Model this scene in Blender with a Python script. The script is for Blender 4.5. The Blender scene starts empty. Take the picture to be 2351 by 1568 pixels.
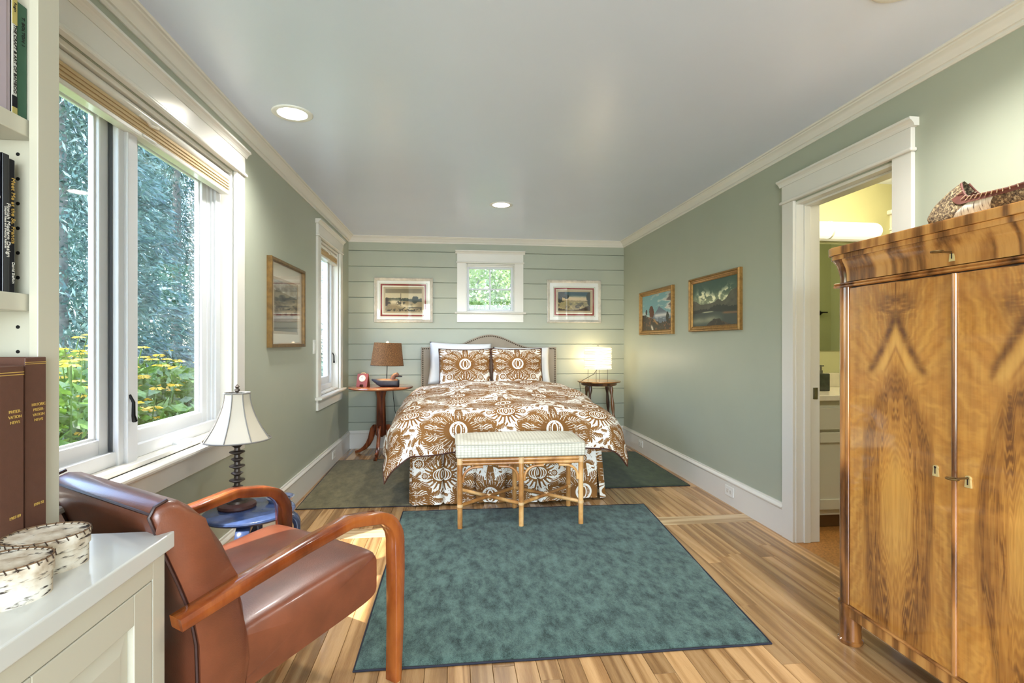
import bpy, bmesh, math, random
import numpy as np
from mathutils import Vector, Matrix
random.seed(7); rng = np.random.RandomState(11)
PI = math.pi; R = math.radians
sc = bpy.context.scene; COL = sc.collection

# ------------------------------------------------------------------ camera
FPX, IMW, IMH = 1180.0, 2351, 1568
TH = math.atan(135.5/FPX); EYE = 1.213
cam = bpy.data.cameras.new('camera'); cam_o = bpy.data.objects.new('camera', cam); COL.objects.link(cam_o)
cam.sensor_fit = 'HORIZONTAL'; cam.sensor_width = 36.0; cam.lens = 36.0*FPX/IMW
cam.shift_y = 3.0/IMW; cam.clip_start = 0.05; cam.clip_end = 200
cam_o.location = (0, 0, EYE); cam_o.rotation_euler = (PI/2, 0, -TH); sc.camera = cam_o
# ------------------------------------------------------------------ world, sun, exposure
sc.view_settings.view_transform = 'Standard'; sc.view_settings.look = 'None'
sc.view_settings.gamma = 1.0; sc.view_settings.use_curve_mapping = False
sc.view_settings.exposure = 0.82
sc.cycles.use_denoising = True; sc.cycles.max_bounces = 10; sc.cycles.diffuse_bounces = 6
sc.cycles.glossy_bounces = 4; sc.cycles.transparent_max_bounces = 16; sc.cycles.sample_clamp_indirect = 6.0
sc.cycles.caustics_reflective = True; sc.cycles.blur_glossy = 1.0; sc.cycles.caustics_refractive = False
w = bpy.data.worlds.new('world'); sc.world = w; w.use_nodes = True
wn = w.node_tree.nodes; wl = w.node_tree.links
bg = wn['Background']; sky = wn.new('ShaderNodeTexSky'); sky.sky_type = 'NISHITA'
sky.sun_disc = False; sky.sun_elevation = R(62); sky.sun_rotation = R(225); sky.altitude = 200
wl.new(sky.outputs['Color'], bg.inputs['Color']); bg.inputs['Strength'].default_value = 1.1
sun = bpy.data.lights.new('sun', 'SUN'); sun.energy = 8.0; sun.angle = R(0.6); sun.color = (1.0, 0.96, 0.90)
sun_o = bpy.data.objects.new('sun', sun); COL.objects.link(sun_o); sun_o.location = (-6, -6, 14)
sun_o.rotation_euler = Vector((1.0, 0.80, -2.2)).to_track_quat('-Z', 'Y').to_euler()
def area_light(name, loc, target, sx, sy, power, col):
    l = bpy.data.lights.new(name, 'AREA'); l.shape = 'RECTANGLE'; l.size = sx; l.size_y = sy; l.energy = power; l.color = col
    o = bpy.data.objects.new(name, l); COL.objects.link(o); o.location = loc
    o.rotation_euler = (Vector(target)-Vector(loc)).to_track_quat('-Z', 'Y').to_euler(); return o
# added fill light, set in an invented opening in the wall behind the camera
area_light('rear_fill_light', (0.45, -3.17, 1.35), (0.45, 4.0, 1.35), 2.6, 2.0, 120, (0.80, 0.90, 1.0))

# ------------------------------------------------------------------ helpers
def lin(c):
    c = [x/255.0 for x in c[:3]]
    return tuple([x/12.92 if x <= .04045 else ((x+.055)/1.055)**2.4 for x in c])+(1.0,)
BASE = {}
class MB:
    def __init__(s): s.bm = bmesh.new(); s.uv = None
    def uvl(s):
        if s.uv is None: s.uv = s.bm.loops.layers.uv.new('UVMap')
        return s.uv
    def box(s, x0, x1, y0, y1, z0, z1, bev=0.0, seg=2):
        m = Matrix.Translation(((x0+x1)/2, (y0+y1)/2, (z0+z1)/2)) @ Matrix.Diagonal((abs(x1-x0), abs(y1-y0), abs(z1-z0), 1))
        r = bmesh.ops.create_cube(s.bm, size=1.0, matrix=m)
        if bev > 0:
            es = list({e for v in r['verts'] for e in v.link_edges})
            bmesh.ops.bevel(s.bm, geom=es, offset=bev, segments=seg, profile=.5, affect='EDGES')
        return s
    def poly(s, pts): return s.bm.faces.new([s.bm.verts.new(p) for p in pts])
    def quad_uv(s, pts, uvs=((0,0),(1,0),(1,1),(0,1))):
        f = s.poly(pts); L = s.uvl()
        for l, u in zip(f.loops, uvs): l[L].uv = u
        return s
    def prism(s, prof, fn, t0, t1, bev=0.0):
        """closed outline prof[(a,b)] swept from t0 to t1; fn(a,b,t) gives a point"""
        A = [s.bm.verts.new(fn(a, b, t0)) for a, b in prof]; B = [s.bm.verts.new(fn(a, b, t1)) for a, b in prof]
        n = len(prof); fs = []
        for i in range(n): fs.append(s.bm.faces.new((A[i], A[(i+1) % n], B[(i+1) % n], B[i])))
        fs.append(s.bm.faces.new(A[::-1])); fs.append(s.bm.faces.new(B))
        if bev > 0:
            es = [e for e in {e for f in fs[-2:] for e in f.edges}]
            bmesh.ops.bevel(s.bm, geom=es, offset=bev, segments=3, profile=.5, affect='EDGES')
        return s
    def lathe(s, prof, c=(0,0,0), seg=24, rot=None, ex=1.0, ey=1.0):
        """prof [(r,z)] about the z axis through c"""
        M = Matrix.Translation(c) @ (rot if rot is not None else Matrix.Identity(4)); rings = []
        for r, z in prof:
            if r < 1e-5: rings.append([s.bm.verts.new(M @ Vector((0, 0, z)))])
            else: rings.append([s.bm.verts.new(M @ Vector((r*ex*math.cos(2*PI*i/seg), r*ey*math.sin(2*PI*i/seg), z))) for i in range(seg)])
        for a, b in zip(rings[:-1], rings[1:]):
            for i in range(seg):
                j = (i+1) % seg
                if len(a) == 1 and len(b) == 1: continue
                if len(a) == 1: s.bm.faces.new((a[0], b[j], b[i]))
                elif len(b) == 1: s.bm.faces.new((a[i], a[j], b[0]))
                else: s.bm.faces.new((a[i], a[j], b[j], b[i]))
        return s
    def tube(s, pts, rad, seg=8, closed=False):
        pts = [Vector(p) for p in pts]; n = len(pts); rings = []
        if not hasattr(rad, '__len__'): rad = [rad]*n
        up = None
        for i, p in enumerate(pts):
            a = pts[(i-1) % n] if (i or closed) else p; b = pts[(i+1) % n] if (i < n-1 or closed) else p
            t = (b-a).normalized()
            if up is None or abs(up.dot(t)) > .98: up = Vector((0,0,1)) if abs(t.z) < .9 else Vector((1,0,0))
            x = t.cross(up).normalized(); up = x.cross(t).normalized()
            rings.append([s.bm.verts.new(p + (x*math.cos(2*PI*k/seg)+up*math.sin(2*PI*k/seg))*rad[i]) for k in range(seg)])
        m = n if closed else n-1
        for i in range(m):
            a, b = rings[i], rings[(i+1) % n]
            for k in range(seg):
                l = (k+1) % seg; s.bm.faces.new((a[k], a[l], b[l], b[k]))
        if not closed: s.bm.faces.new(rings[0][::-1]); s.bm.faces.new(rings[-1])
        return s
    def strip(s, path, ax, wd, th):
        """rectangular bar swept along path; ax = fixed sideways axis; wd sideways width, th thickness per point"""
        path = [Vector(p) for p in path]; ax = Vector(ax); n = len(path); rings = []
        if not hasattr(wd, '__len__'): wd = [wd]*n
        if not hasattr(th, '__len__'): th = [th]*n
        for i, p in enumerate(path):
            t = (path[min(i+1, n-1)]-path[max(i-1, 0)]).normalized(); nn = ax.cross(t).normalized()
            w2, t2 = wd[i]/2, th[i]/2; c = min(w2, t2)*.16
            o = [(-w2+c, -t2), (w2-c, -t2), (w2, -t2+c), (w2, t2-c), (w2-c, t2), (-w2+c, t2), (-w2, t2-c), (-w2, -t2+c)]
            rings.append([s.bm.verts.new(p+ax*a+nn*b) for a, b in o])
        for a, b in zip(rings[:-1], rings[1:]):
            for k in range(8): s.bm.faces.new((a[k], a[(k+1) % 8], b[(k+1) % 8], b[k]))
        s.bm.faces.new(rings[0][::-1]); s.bm.faces.new(rings[-1]); return s
    def grid(s, fn, nu, nv, uvf=None, closed_u=False):
        g = [[s.bm.verts.new(fn(i/nu, j/nv)) for j in range(nv+1)] for i in range(nu if closed_u else nu+1)]
        L = s.uvl() if uvf else None
        for i in range(nu):
            for j in range(nv):
                i2 = (i+1) % len(g); f = s.bm.faces.new((g[i][j], g[i2][j], g[i2][j+1], g[i][j+1]))
                if L:
                    for l, (a, b) in zip(f.loops, ((i, j), (i+1, j), (i+1, j+1), (i, j+1))): l[L].uv = uvf(a/nu, b/nv)
        return s
    def build(s, name, mat, parent=None, smooth=False, angle=40, kind=None):
        bmesh.ops.recalc_face_normals(s.bm, faces=s.bm.faces)
        me = bpy.data.meshes.new(name)
        base = Vector((0, 0, 0))
        if parent is not None: base = BASE.get(parent.name, base)
        else:
            vs = [v.co for v in s.bm.verts]
            base = Vector(((min(v.x for v in vs)+max(v.x for v in vs))/2, (min(v.y for v in vs)+max(v.y for v in vs))/2, min(v.z for v in vs)))
        for v in s.bm.verts: v.co -= base
        s.bm.to_mesh(me); s.bm.free()
        if smooth:
            me.polygons.foreach_set('use_smooth', [True]*len(me.polygons))
            if angle: me.set_sharp_from_angle(angle=R(angle))
        for m in (mat if isinstance(mat, (list, tuple)) else [mat]): me.materials.append(m)
        o = bpy.data.objects.new(name, me); COL.objects.link(o)
        if parent is not None: o.parent = parent
        else: o.location = base
        BASE[o.name] = base
        if kind: o['kind'] = kind
        return o
def tag(o, label, cat, group=None):
    o['label'] = label; o['category'] = cat
    if group: o['group'] = group
    return o
def thing(name, label, cat, base=(0,0,0), group=None, local=False, rotz=0):
    o = bpy.data.objects.new(name, None); COL.objects.link(o); o.location = base; o.empty_display_size = .1
    BASE[o.name] = Vector((0,0,0)) if local else Vector(base); o.rotation_euler = (0, 0, rotz)
    return tag(o, label, cat, group)
def struct(o): o['kind'] = 'structure'; return o
def sroot(name, base=(0,0,0)):
    o = bpy.data.objects.new(name, None); COL.objects.link(o); o.location = base; BASE[o.name] = Vector(base); return struct(o)
def txt(name, body, size, M, mat, parent, ext=.0004, align='CENTER'):
    cu = bpy.data.curves.new(name, 'FONT'); cu.body = body; cu.size = size; cu.extrude = ext; cu.align_x = align; cu.align_y = 'CENTER'
    t = bpy.data.objects.new(name, cu); COL.objects.link(t); bpy.context.view_layer.update()
    me = bpy.data.meshes.new_from_object(t); bpy.data.objects.remove(t); me.transform(M)
    b = BASE.get(parent.name, Vector((0,0,0))); me.transform(Matrix.Translation(-b))
    me.materials.clear(); me.materials.append(mat)
    o = bpy.data.objects.new(name, me); COL.objects.link(o); o.parent = parent; return o
def slab(name, fn, u0, u1, z0, z1, t0, t1, holes, mat, parent=None):
    """slab with rectangular openings; fn(u, t, z)"""
    us = sorted({u0, u1, *[x for h in holes for x in h[:2]]}); zs = sorted({z0, z1, *[x for h in holes for x in h[2:]]})
    us = [u for u in us if u0 <= u <= u1]; zs = [z for z in zs if z0 <= z <= z1]
    def solid(i, j):
        if i < 0 or j < 0 or i >= len(us)-1 or j >= len(zs)-1: return False
        cu, cz = (us[i]+us[i+1])/2, (zs[j]+zs[j+1])/2
        return not any(h[0] < cu < h[1] and h[2] < cz < h[3] for h in holes)
    m = MB(); V = {}
    def v(i, k, j):
        if (i, k, j) not in V: V[(i, k, j)] = m.bm.verts.new(fn(us[i], (t0, t1)[k], zs[j]))
        return V[(i, k, j)]
    for i in range(len(us)-1):
        for j in range(len(zs)-1):
            if not solid(i, j): continue
            for k in (0, 1): m.bm.faces.new((v(i,k,j), v(i+1,k,j), v(i+1,k,j+1), v(i,k,j+1)))
            for di, dj, a, b in ((-1,0,(i,j),(i,j+1)), (1,0,(i+1,j),(i+1,j+1)), (0,-1,(i,j),(i+1,j)), (0,1,(i,j+1),(i+1,j+1))):
                if not solid(i+di, j+dj): m.bm.faces.new((v(a[0],0,a[1]), v(b[0],0,b[1]), v(b[0],1,b[1]), v(a[0],1,a[1])))
    return struct(m.build(name, mat, parent))

# ------------------------------------------------------------------ materials
def new_mat(name):
    m = bpy.data.materials.new(name); m.use_nodes = True; nt = m.node_tree
    return m, nt, nt.nodes['Principled BSDF']
def N(nt, t, **kw):
    n = nt.nodes.new(t)
    for k, v in kw.items():
        if k.startswith('i_'):
            n.inputs[k[2:].replace('_', ' ')].default_value = v
        else: setattr(n, k, v)
    return n
def ramp(nt, fac, stops):
    r = N(nt, 'ShaderNodeValToRGB'); el = r.color_ramp.elements
    while len(el) < len(stops): el.new(.5)
    for e, (p, c) in zip(el, stops): e.position = p; e.color = c
    nt.links.new(fac, r.inputs['Fac']); return r.outputs['Color']
def plain(name, col, rough=.5, var=.06, vs=6.0, bump=0.0, bs=200.0, metal=0.0, coat=0.0, spec=.5, sheen=0.0):
    m, nt, b = new_mat(name); c = lin(col)
    tc = N(nt, 'ShaderNodeTexCoord'); nz = N(nt, 'ShaderNodeTexNoise', i_Scale=vs, i_Detail=5.0)
    nt.links.new(tc.outputs['Object'], nz.inputs['Vector'])
    nt.links.new(ramp(nt, nz.outputs['Fac'], [(.3, tuple(x*(1-var) for x in c[:3])+(1,)), (.7, tuple(min(1, x*(1+var)) for x in c[:3])+(1,))]), b.inputs['Base Color'])
    b.inputs['Roughness'].default_value = rough; b.inputs['Metallic'].default_value = metal
    b.inputs['Coat Weight'].default_value = coat; b.inputs['Coat Roughness'].default_value = .08
    b.inputs['Specular IOR Level'].default_value = spec; b.inputs['Sheen Weight'].default_value = sheen
    if bump:
        n2 = N(nt, 'ShaderNodeTexNoise', i_Scale=bs, i_Detail=3.0); nt.links.new(tc.outputs['Object'], n2.inputs['Vector'])
        bp = N(nt, 'ShaderNodeBump', i_Strength=bump, i_Distance=.002); nt.links.new(n2.outputs['Fac'], bp.inputs['Height']); nt.links.new(bp.outputs['Normal'], b.inputs['Normal'])
    return m
def wood(name, dark, mid, light, scale=(30, 30, 2.2), rings=7.0, rough=.3, coat=0.0, rnd=False, contrast=1.0, dist=6.0, world=False, bump=.12, ns=.32, fs=3.0, mixf=.5):
    m, nt, b = new_mat(name); L = nt.links
    if world: src = N(nt, 'ShaderNodeNewGeometry').outputs['Position']
    else: src = N(nt, 'ShaderNodeTexCoord').outputs['Object']
    if rnd:
        oi = N(nt, 'ShaderNodeObjectInfo'); mu = N(nt, 'ShaderNodeMath', operation='MULTIPLY'); mu.inputs[1].default_value = 37.0
        L.new(oi.outputs['Random'], mu.inputs[0]); ad = N(nt, 'ShaderNodeVectorMath', operation='ADD'); L.new(src, ad.inputs[0])
        cx = N(nt, 'ShaderNodeCombineXYZ'); L.new(mu.outputs[0], cx.inputs[0]); L.new(mu.outputs[0], cx.inputs[1]); L.new(mu.outputs[0], cx.inputs[2])
        L.new(cx.outputs[0], ad.inputs[1]); src = ad.outputs[0]
    mp = N(nt, 'ShaderNodeMapping'); mp.inputs['Scale'].default_value = scale; L.new(src, mp.inputs['Vector'])
    n1 = N(nt, 'ShaderNodeTexNoise', i_Scale=ns, i_Detail=3.0, i_Distortion=.4); L.new(mp.outputs[0], n1.inputs['Vector'])
    # growth rings: contour lines of the stretched noise
    m1 = N(nt, 'ShaderNodeMath', operation='MULTIPLY'); m1.inputs[1].default_value = rings*dist; L.new(n1.outputs['Fac'], m1.inputs[0])
    sn = N(nt, 'ShaderNodeMath', operation='SINE'); L.new(m1.outputs[0], sn.inputs[0])
    mr = N(nt, 'ShaderNodeMapRange'); mr.inputs['From Min'].default_value = -1.0; L.new(sn.outputs[0], mr.inputs['Value'])
    n2 = N(nt, 'ShaderNodeTexNoise', i_Scale=fs, i_Detail=6.0, i_Roughness=.65); L.new(mp.outputs[0], n2.inputs['Vector'])
    mx = N(nt, 'ShaderNodeMix', data_type='FLOAT'); mx.inputs[0].default_value = mixf; L.new(mr.outputs[0], mx.inputs[2]); L.new(n2.outputs['Fac'], mx.inputs[3])
    d, md, l = lin(dark), lin(mid), lin(light)
    col = ramp(nt, mx.outputs[0], [(.5-.3/contrast, d), (.5, md), (min(.98, .5+.25/contrast), l)])
    if rnd:
        hs = N(nt, 'ShaderNodeHueSaturation'); L.new(col, hs.inputs['Color'])
        v = N(nt, 'ShaderNodeMapRange'); v.inputs['To Min'].default_value = .68; v.inputs['To Max'].default_value = 1.22; L.new(oi.outputs['Random'], v.inputs['Value']); L.new(v.outputs[0], hs.inputs['Value']); col = hs.outputs['Color']
    L.new(col, b.inputs['Base Color']); b.inputs['Roughness'].default_value = rough
    b.inputs['Coat Weight'].default_value = coat; b.inputs['Coat Roughness'].default_value = .06
    if bump:
        bp = N(nt, 'ShaderNodeBump', i_Strength=bump, i_Distance=.001); L.new(mx.outputs[0], bp.inputs['Height']); L.new(bp.outputs['Normal'], b.inputs['Normal'])
    return m
def emit(name, col, strength):
    m, nt, b = new_mat(name); b.inputs['Base Color'].default_value = lin(col); b.inputs['Emission Color'].default_value = lin(col); b.inputs['Emission Strength'].default_value = strength; return m
def img_mat(name, arr, rough=.5, coat=0.0, bump=0.0, sheen=0.0, bs=400.0):
    h, w_ = arr.shape[:2]; im = bpy.data.images.new(name, w_, h)
    px = np.ones((h, w_, 4), np.float32); px[..., :3] = np.clip(arr, 0, 1); im.pixels.foreach_set(px.ravel()); im.pack()
    m, nt, b = new_mat(name); t = N(nt, 'ShaderNodeTexImage', image=im); uv = N(nt, 'ShaderNodeUVMap', uv_map='UVMap')
    nt.links.new(uv.outputs[0], t.inputs['Vector']); nt.links.new(t.outputs['Color'], b.inputs['Base Color'])
    b.inputs['Roughness'].default_value = rough; b.inputs['Coat Weight'].default_value = coat; b.inputs['Coat Roughness'].default_value = .05; b.inputs['Coat IOR'].default_value = 1.65; b.inputs['Sheen Weight'].default_value = sheen
    if bump:
        tc = N(nt, 'ShaderNodeTexCoord'); n2 = N(nt, 'ShaderNodeTexNoise', i_Scale=bs, i_Detail=2.0); nt.links.new(tc.outputs['Object'], n2.inputs['Vector'])
        bp = N(nt, 'ShaderNodeBump', i_Strength=bump, i_Distance=.002); nt.links.new(n2.outputs['Fac'], bp.inputs['Height']); nt.links.new(bp.outputs['Normal'], b.inputs['Normal'])
    return m
def glass_mat(name, tint=(255,255,255), ior=1.45, haze=0.0):
    m = bpy.data.materials.new(name); m.use_nodes = True; nt = m.node_tree; nt.nodes.clear()
    o = N(nt, 'ShaderNodeOutputMaterial'); t = N(nt, 'ShaderNodeBsdfTransparent'); t.inputs['Color'].default_value = lin(tint)
    g = N(nt, 'ShaderNodeBsdfGlossy'); g.inputs['Roughness'].default_value = .02
    f = N(nt, 'ShaderNodeLayerWeight'); mx = N(nt, 'ShaderNodeMixShader')
    p5 = N(nt, 'ShaderNodeMath', operation='POWER'); p5.inputs[1].default_value = 5.0; nt.links.new(f.outputs['Facing'], p5.inputs[0])
    mr = N(nt, 'ShaderNodeMapRange'); mr.inputs['To Min'].default_value = .035; nt.links.new(p5.outputs[0], mr.inputs['Value'])
    nt.links.new(mr.outputs[0], mx.inputs[0]); nt.links.new(t.outputs[0], mx.inputs[1]); nt.links.new(g.outputs[0], mx.inputs[2]); nt.links.new(mx.outputs[0], o.inputs[0]); return m
# ------------------------------------------------------------------ palette
SAGE = plain('sage_paint', (167,172,154), .42, .02, 3, .05, 500)
SAGEB = plain('sage_board_paint', (168,173,156), .38, .025, 4, .05, 400)
WHITE = plain('white_trim_paint', (220,217,208), .22, .015, 3, .03, 60)
SASH = plain('sash_white', (212,215,218), .3, .015)
CEIL = plain('ceiling_paint', (214,223,241), .26, .012, 2, .06, 350)
BATHW = plain('bathroom_paint', (180,180,138), .5, .02)
CORK = plain('cork_floor', (160,110,55), .5, .35, 90, .2, 150)
GREYM = plain('screen_frame_grey', (70,74,78), .4, .03)
BLACKM = plain('black_metal', (24,24,26), .35, .1, metal=.6)
STEEL = plain('brushed_steel', (150,148,140), .3, .05, metal=1.0)
SLABM = plain('house_shell', (150,150,145), .8, .02)
OAK = wood('oak_floor', (136,98,58), (168,128,82), (190,150,102), scale=(58, 2.2, 58), rings=10, rough=.27, coat=.25, rnd=True, contrast=1.05, dist=3.2, world=True, bump=.08, ns=.13, fs=8.0, mixf=.55)
OAKL = wood('oak_border', (160,128,88), (190,158,114), (208,180,138), scale=(1.5, 26, 26), rings=5, rough=.27, coat=.25, world=True)
GLASS = glass_mat('window_glass')
PGLASS = glass_mat('picture_glass')

XL, XR, YB, H, YF = -1.191, 2.069, 6.07, 2.44, -3.2
WT = .16
# ------------------------------------------------------------------ room shell
W1 = (1.43, 2.965, .735, 2.15); W2 = (4.76, 5.57, .735, 2.15); W3 = (.147, .731, 1.575, 2.148)
DR = (2.19, 2.915, -.03, 2.065)
slab('wall_left', lambda u, t, z: (t, u, z), YF-.16, YB+.2, -.03, H+.02, XL, XL-WT, [W1, W2], SAGE)
slab('wall_right', lambda u, t, z: (t, u, z), YF-.16, YB+.2, -.03, H+.02, XR, XR+.15, [DR], SAGE)
wall_back = slab('wall_back', lambda u, t, z: (u, t, z), XL, XR, -.03, H+.02, YB+.022, YB+.2, [W3], SAGE)
slab('wall_front', lambda u, t, z: (u, t, z), XL, XR, -.03, H+.02, YF, YF-.16, [(-.9, 1.8, .25, 2.2)], SAGE)  # opening invented to hold the rear fill light
struct(MB().box(XL-WT, 4.45, YF-.16, YB+.25, H, H+.2).build('ceiling', CEIL))
# floor: slab, then oak boards laid one by one where the photo shows them
floor = struct(MB().box(XL, XR, YF, YB+.02, -.06, -.018).build('floor', OAK))
SX0, SX1 = 3.283, 3.437
def plank(x0, x1, y0, y1, mt=OAK, name='floor_board'):
    g = .0007; c = .0012
    m = MB(); b = m.bm
    x0 += g; x1 -= g; y0 += g; y1 -= g
    lo = [b.verts.new(p) for p in ((x0,y0,-.018),(x1,y0,-.018),(x1,y1,-.018),(x0,y1,-.018))]
    mi = [b.verts.new(p) for p in ((x0,y0,-c),(x1,y0,-c),(x1,y1,-c),(x0,y1,-c))]
    hi = [b.verts.new(p) for p in ((x0+c,y0+c,0),(x1-c,y0+c,0),(x1-c,y1-c,0),(x0+c,y1-c,0))]
    for A, B in ((lo, mi), (mi, hi)):
        for k in range(4): b.faces.new((A[k], A[(k+1)%4], B[(k+1)%4], B[k]))
    b.faces.new(hi); b.faces.new(lo[::-1])
    return m.build(name, mt, floor)
PW = .0836; nrow = 39
for i in range(nrow):
    x0 = XL+i*PW; x1 = min(XR, x0+PW)
    for (ya, yb) in ((.75, SX0), (SX1, YB+.02)):
        y = ya; first = True
        while y < yb-1e-4:
            L = rng.uniform(.55, 1.75) if not first else rng.uniform(.25, 1.5)
            y2 = y+L
            if yb-y2 < .3: y2 = yb
            plank(x0, x1, y, y2); y = y2; first = False
struct(plank(XL, XR, SX0, SX1, OAKL, 'border_board'))
plank(XL, XR, YF, .75, OAK, 'floor_field')

# shiplap boards of the back wall
PT = .1795; z = 2.2745; edges = [H]
while z > .1: edges.append(z); z -= PT
edges.append(0.0)
def board(x0, x1, z0, z1):
    g = .0034; c = .002
    m = MB(); m.prism([(YB+.022, z0+g), (YB+c, z0+g), (YB, z0+g+c), (YB, z1-g-c), (YB+c, z1-g), (YB+.022, z1-g)], lambda a, b, t: (t, a, b), x0, x1)
    m.build('shiplap_board', SAGEB, wall_back)
for zt, zb in zip(edges[:-1], edges[1:]):
    if zb < W3[3] and zt > W3[2]:
        board(XL, W3[0]-.03, zb, zt); board(W3[1]+.03, XR, zb, zt)
    else: board(XL, XR, zb, zt)

# crown moulding and baseboards
CR = [(0,2.37),(.006,2.37),(.012,2.376),(.012,2.386),(.02,2.388),(.026,2.396),(.032,2.408),(.042,2.418),(.053,2.424),(.056,2.43),(.066,2.431),(.07,2.436),(.07,2.44),(0,2.44)]
struct(MB().prism(CR, lambda a, b, t: (XL+a, t, b), YF, YB).build('trim_1', WHITE, smooth=True, angle=30))
struct(MB().prism(CR, lambda a, b, t: (XR-a, t, b), YF, YB).build('trim_2', WHITE, smooth=True, angle=30))
struct(MB().prism(CR, lambda a, b, t: (t, YB-a, b), XL, XR).build('trim_3', WHITE, smooth=True, angle=30))
BP = [(0,0),(.016,0),(.016,.165),(.018,.168),(.022,.172),(.024,.18),(.02,.188),(.012,.196),(.01,.205),(0,.205)]
struct(MB().prism(BP, lambda a, b, t: (XL+a, t, b), 1.31, YB).build('baseboard_left', WHITE, smooth=True, angle=30))
struct(MB().prism(BP, lambda a, b, t: (XR-a, t, b), 3.009, YB).build('baseboard_right', WHITE, smooth=True, angle=30))
struct(MB().prism(BP, lambda a, b, t: (XR-a, t, b), YF, 2.093).build('baseboard_right_front', WHITE, smooth=True, angle=30))
struct(MB().prism(BP, lambda a, b, t: (t, YB-a, b), XL, XR).build('baseboard_back', WHITE, smooth=True, angle=30))

# casings: P(u, d, z) maps along-wall / out-of-wall / up
def casing(root, P, u0, u1, z0, z1, door=False, cw=.1, hb=.128):
    def bx(name, a, b, c, d, e, f, bev=.0015):
        m = MB(); p, q = P(a, c, e), P(b, d, f)
        m.box(min(p[0],q[0]), max(p[0],q[0]), min(p[1],q[1]), max(p[1],q[1]), min(p[2],q[2]), max(p[2],q[2]), bev); return m.build(name, WHITE, root)
    bx('side_casing', u0-cw, u0+.004, 0, .02, z0, z1); bx('side_casing', u1-.004, u1+cw, 0, .02, z0, z1)
    bx('head_bead', u0-cw-.012, u1+cw+.012, 0, .034, z1, z1+.018, .006)
    bx('head_board', u0-cw, u1+cw, 0, .022, z1+.018, z1+.11)
    cp = [(0, 0), (.024, 0), (.026, .006), (.03, .014), (.038, .022), (.048, .028), (.048, .038), (0, .038)]
    m = MB(); m.prism(cp, lambda a, b, t: P(t, a, z1+.11+b), u0-cw-.02, u1+cw+.02); m.build('head_cap', WHITE, root)
    if not door:
        m = MB(); m.prism([(-.1, 0), (.05, 0), (.056, .004), (.058, .012), (.056, .02), (.05, .024), (-.1, .024)], lambda a, b, t: P(t, a, z0-.024+b), u0-cw-.025, u1+cw+.025); m.build('stool', WHITE, root)
        bx('apron', u0-cw, u1+cw, 0, .02, z0-.118, z0-.024)
def frame4(name, mat, root, P, u0, u1, z0, z1, wd, d0, d1, bev=.003, wb=None):
    wb = wb or wd; m = MB()
    for a, b, e, f in ((u0, u0+wd, z0, z1), (u1-wd, u1, z0, z1), (u0+wd, u1-wd, z1-wd, z1), (u0+wd, u1-wd, z0, z0+wb)):
        p, q = P(a, d0, e), P(b, d1, f)
        m.box(min(p[0],q[0]), max(p[0],q[0]), min(p[1],q[1]), max(p[1],q[1]), min(p[2],q[2]), max(p[2],q[2]), bev)
    return m.build(name, mat, root)
def pane(name, root, P, u0, u1, z0, z1, d, mat=GLASS):
    m = MB(); p, q = P(u0, d-.002, z0), P(u1, d+.002, z1)
    m.box(min(p[0],q[0]), max(p[0],q[0]), min(p[1],q[1]), max(p[1],q[1]), z0, z1); return m.build(name, mat, root)
PLf = lambda u, d, z: (XL+d, u, z)
PBk = lambda u, d, z: (u, YB-d, z)
PRt = lambda u, d, z: (XR-d, u, z)
def crank(root, P, u, z, d):
    m = MB(); m.tube([P(u, d, z+.09), P(u+.004, d+.012, z+.06), P(u, d+.014, z+.01), P(u+.012, d+.012, z-.012)], [.005, .006, .007, .01], 8); m.build('latch_lever', BLACKM, root, True)
# window 1 : twin casement
w1 = sroot('window_1', (XL, 2.2, .735)); casing(w1, PLf, *W1)
frame4('jamb', WHITE, w1, PLf, W1[0], W1[1], W1[2], W1[3], .02, -.155, -.004)
frame4('stop', SASH, w1, PLf, W1[0]+.02, W1[1]-.02, W1[2]+.02, W1[3]-.02, .052, -.085, -.06)
MU = 2.135
m = MB(); m.box(XL-.15, XL-.05, MU-.06, MU+.06, .735, 2.15, .004); m.box(XL-.052, XL-.035, MU-.03, MU+.03, .735, 2.15, .004); m.build('mullion', SASH, w1)
for (a, b) in ((W1[0]+.055, MU-.055), (MU+.055, W1[1]-.115)):
    frame4('sash', SASH, w1, PLf, a, b, .80, 2.10, .055, -.125, -.085, .006, .06)
    frame4('glazing_bead', SASH, w1, PLf, a+.05, b-.05, .855, 2.048, .014, -.112, -.098, .003)
    pane('glass_pane', w1, PLf, a+.052, b-.052, .855, 2.05, -.105)
for q0, q1, d0 in ((.02, .062, -.062), (.06, .09, -.072), (.088, .12, -.082)): MB().box(XL-.13, XL+d0, W1[1]-q1, W1[1]-q0, .755, 2.13, .003).build('jamb_liner', SASH, w1)
frame4('screen_frame', GREYM, w1, PLf, W1[0]+.05, MU-.05, .785, 2.11, .016, -.083, -.07, .002)
crank(w1, PLf, MU-.02, .925, -.035)
m = MB(); m.box(XL-.065, XL-.02, MU+.33, MU+.45, .735, .765, .006); m.tube([(XL-.03, MU+.42, .757), (XL-.012, MU+.40, .765), (XL-.008, MU+.34, .757)], [.007, .007, .01], 8); m.build('crank_handle', SASH, w1)
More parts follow.
